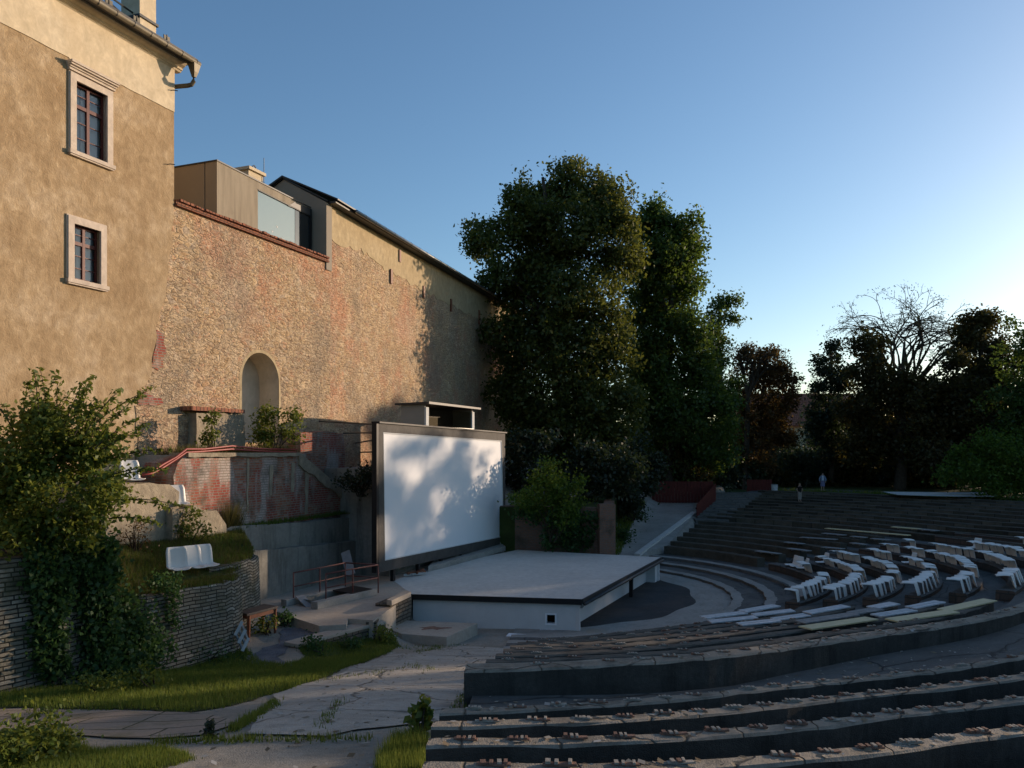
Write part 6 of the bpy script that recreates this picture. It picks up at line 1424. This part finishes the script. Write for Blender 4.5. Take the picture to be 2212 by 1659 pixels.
drape('path.002', [P(1905, 1062, z=2.86)[:2], P(2128, 1064, z=2.86)[:2], P(2150, 1073, z=2.86)[:2], P(2040, 1072, z=2.86)[:2], P(1940, 1069, z=2.86)[:2]], M['stage_concrete'], 2.86, .6, .1, lambda x, y: 0, seed=12)
# weeds
def weed(name, label, px, py, rad, h, leaf, seed, size=.1, dens=130, nl=9, group=None, z=None):
    x, y, zz = on_ground(px, py) if z is None else P(px, py, z=z); r = random.Random(seed)
    lob = [(x + r.uniform(-.4, .4) * rad, y + r.uniform(-.4, .4) * rad, zz + h * (.25 + .6 * i / 3), rad * (.75 - .12 * i)) for i in range(4)]
    return shrub(name, label, lob, leaf, dens, nl, size, rad * .22, seed, (x, y, zz), 'weed', group, 5)
weed('weed', 'bright leafy weeds in the lower corner beside the slab path', 40, 1652, .6, .2, 'shrub_leaf', 41, .07, 420)
weed('weed', 'bright leafy weeds further into the corner, against the slab path', 120, 1632, .4, .15, 'shrub_leaf', 42, .06, 420)
weed('weed', 'broad leaved plant at the lower end of the bench tops', 912, 1585, .22, .34, 'shrub_leaf', 43, .13, 150, 5)
weed('weed', 'low weeds on the grass bank, nearest the slab path', 215, 1500, .45, .3, 'shrub_leaf', 44, .08, 160)
weed('weed', 'low weeds in the middle of the grass bank', 330, 1490, .5, .34, 'shrub_leaf', 45, .08, 140)
weed('weed', 'dark weeds at the foot of the front bastion', 440, 1425, .7, .45, 'ivy_leaf', 46, .09, 150)
weed('weed', 'dark weeds below the ivy at the wall foot', 150, 1480, .7, .45, 'ivy_leaf', 47, .09, 150)
weed('weed', 'green bush at the end of the low block wall', 820, 1386, .5, .4, 'shrub_leaf', 48, .09, 150)
weed('weed', 'bushy weeds in front of the low block wall', 690, 1412, .5, .26, 'ivy_leaf', 49, .09, 150)
weed('weed', 'weeds along the foot of the low block wall', 760, 1402, .4, .18, 'ivy_leaf', 50, .09, 150)
weed('weed', 'green plants under the old table', 575, 1370, .4, .4, 'shrub_leaf', 51, .1, 150)
weed('weed', 'green plants to the side of the old table', 612, 1352, .35, .35, 'ivy_leaf', 52, .1, 150)
weed('weed', 'small dark thistle in the crack of the ramp', 447, 1600, .1, .22, 'dark_leaf', 53, .06, 500, 6)
weed('weed', 'bushy plants beside the rear path below the ivy wall', 1345, 1170, .8, .6, 'ivy_leaf', 54, .14, 60)
weed('weed', 'bushy plants higher up beside the rear path', 1385, 1125, .8, .6, 'ivy_leaf', 55, .14, 60)
# fallen leaves and crumbs on the walkway, the near steps and the ramp
m_leaf('litter', [(.10, .07, .04), (.22, .17, .11), (.34, .31, .26), (.46, .45, .42)], .1, .02)
lr = np.random.default_rng(77); pts = []
for _ in range(1500):
    ph = lr.uniform(-93, -60); k = int(lr.integers(7, 12)); r0, r1 = rk(k, ph), rk(k + 1, ph) - .22; r_ = lr.uniform(r0 + .02, r1); pts.append(pol(r_, ph, (fk(k + 1, ph)) + .012))
for _ in range(500):
    ph = lr.uniform(-93, -62); k = int(lr.integers(7, 12)); pts.append(pol(rk(k, ph) - lr.uniform(.02, .2), ph, tk(k, ph) + .012))
for _ in range(900):
    x, y = lr.uniform(-3.4, -.3), lr.uniform(5, 24); pts.append((x, y, g(x, y) + .034))
c = np.array(pts); N = len(c); a_ = lr.random(N) * 6.28; s_ = (.018 + .05 * lr.random(N) ** 3)[:, None]; d1 = np.stack([np.cos(a_), np.sin(a_), lr.normal(0, .15, N)], 1) * s_; d2 = np.stack([-np.sin(a_), np.cos(a_), lr.normal(0, .15, N)], 1) * s_ * .6
Vv = np.stack([c - d1, c + d2, c + d1, c - d2], 1).reshape(-1, 3); tag(np_mesh('leaf_litter', Vv, np.arange(N * 4).reshape(-1, 4), M['litter']), kind='stuff')
# ------------------------------------------------------------------ light, sky, camera
EL = 10.0; AZ = 33.0
w = bpy.data.worlds.new('World'); SC.world = w; w.use_nodes = True; nt = w.node_tree; nt.nodes.clear()
sky = nt.nodes.new('ShaderNodeTexSky'); sky.sky_type = 'NISHITA'; sky.sun_disc = False; sky.sun_elevation = R(EL); sky.sun_rotation = R(90 - AZ); sky.air_density = 1.0; sky.dust_density = .8; sky.ozone_density = 2.6; sky.altitude = 200
bg = nt.nodes.new('ShaderNodeBackground'); bg.inputs[1].default_value = .132; wo = nt.nodes.new('ShaderNodeOutputWorld')
hs = nt.nodes.new('ShaderNodeHueSaturation'); hs.inputs['Saturation'].default_value = 1.06; nt.links.new(sky.outputs[0], hs.inputs['Color']); nt.links.new(hs.outputs[0], bg.inputs[0]); nt.links.new(bg.outputs[0], wo.inputs[0])
sl = bpy.data.lights.new('sun', 'SUN'); sl.energy = 3.8; sl.angle = R(.53); sl.color = (1.0, .76, .55)
so_ = bpy.data.objects.new('sun', sl); COL.objects.link(so_)
sd_ = Vector((math.cos(R(AZ)) * math.cos(R(EL)), math.sin(R(AZ)) * math.cos(R(EL)), math.sin(R(EL))))
so_.rotation_euler = sd_.to_track_quat('Z', 'Y').to_euler()
so_.location = (30, 20, 40)
cam = bpy.data.cameras.new('camera'); co = bpy.data.objects.new('camera', cam); COL.objects.link(co)
co.location = (0, 0, EYE); co.rotation_euler = (R(90), 0, 0); cam.sensor_width = 36; cam.lens = 36 * F / 2212; cam.shift_y = (HY - 829.5) / 2212; cam.clip_end = 2000; cam.clip_start = .1
SC.camera = co
SC.view_settings.view_transform = 'Standard'; SC.view_settings.look = 'None'; SC.view_settings.exposure = 0.52; SC.view_settings.gamma = 1
SC.render.resolution_x = 1024; SC.render.resolution_y = 768
SC.cycles.max_bounces = 6; SC.cycles.transparent_max_bounces = 8
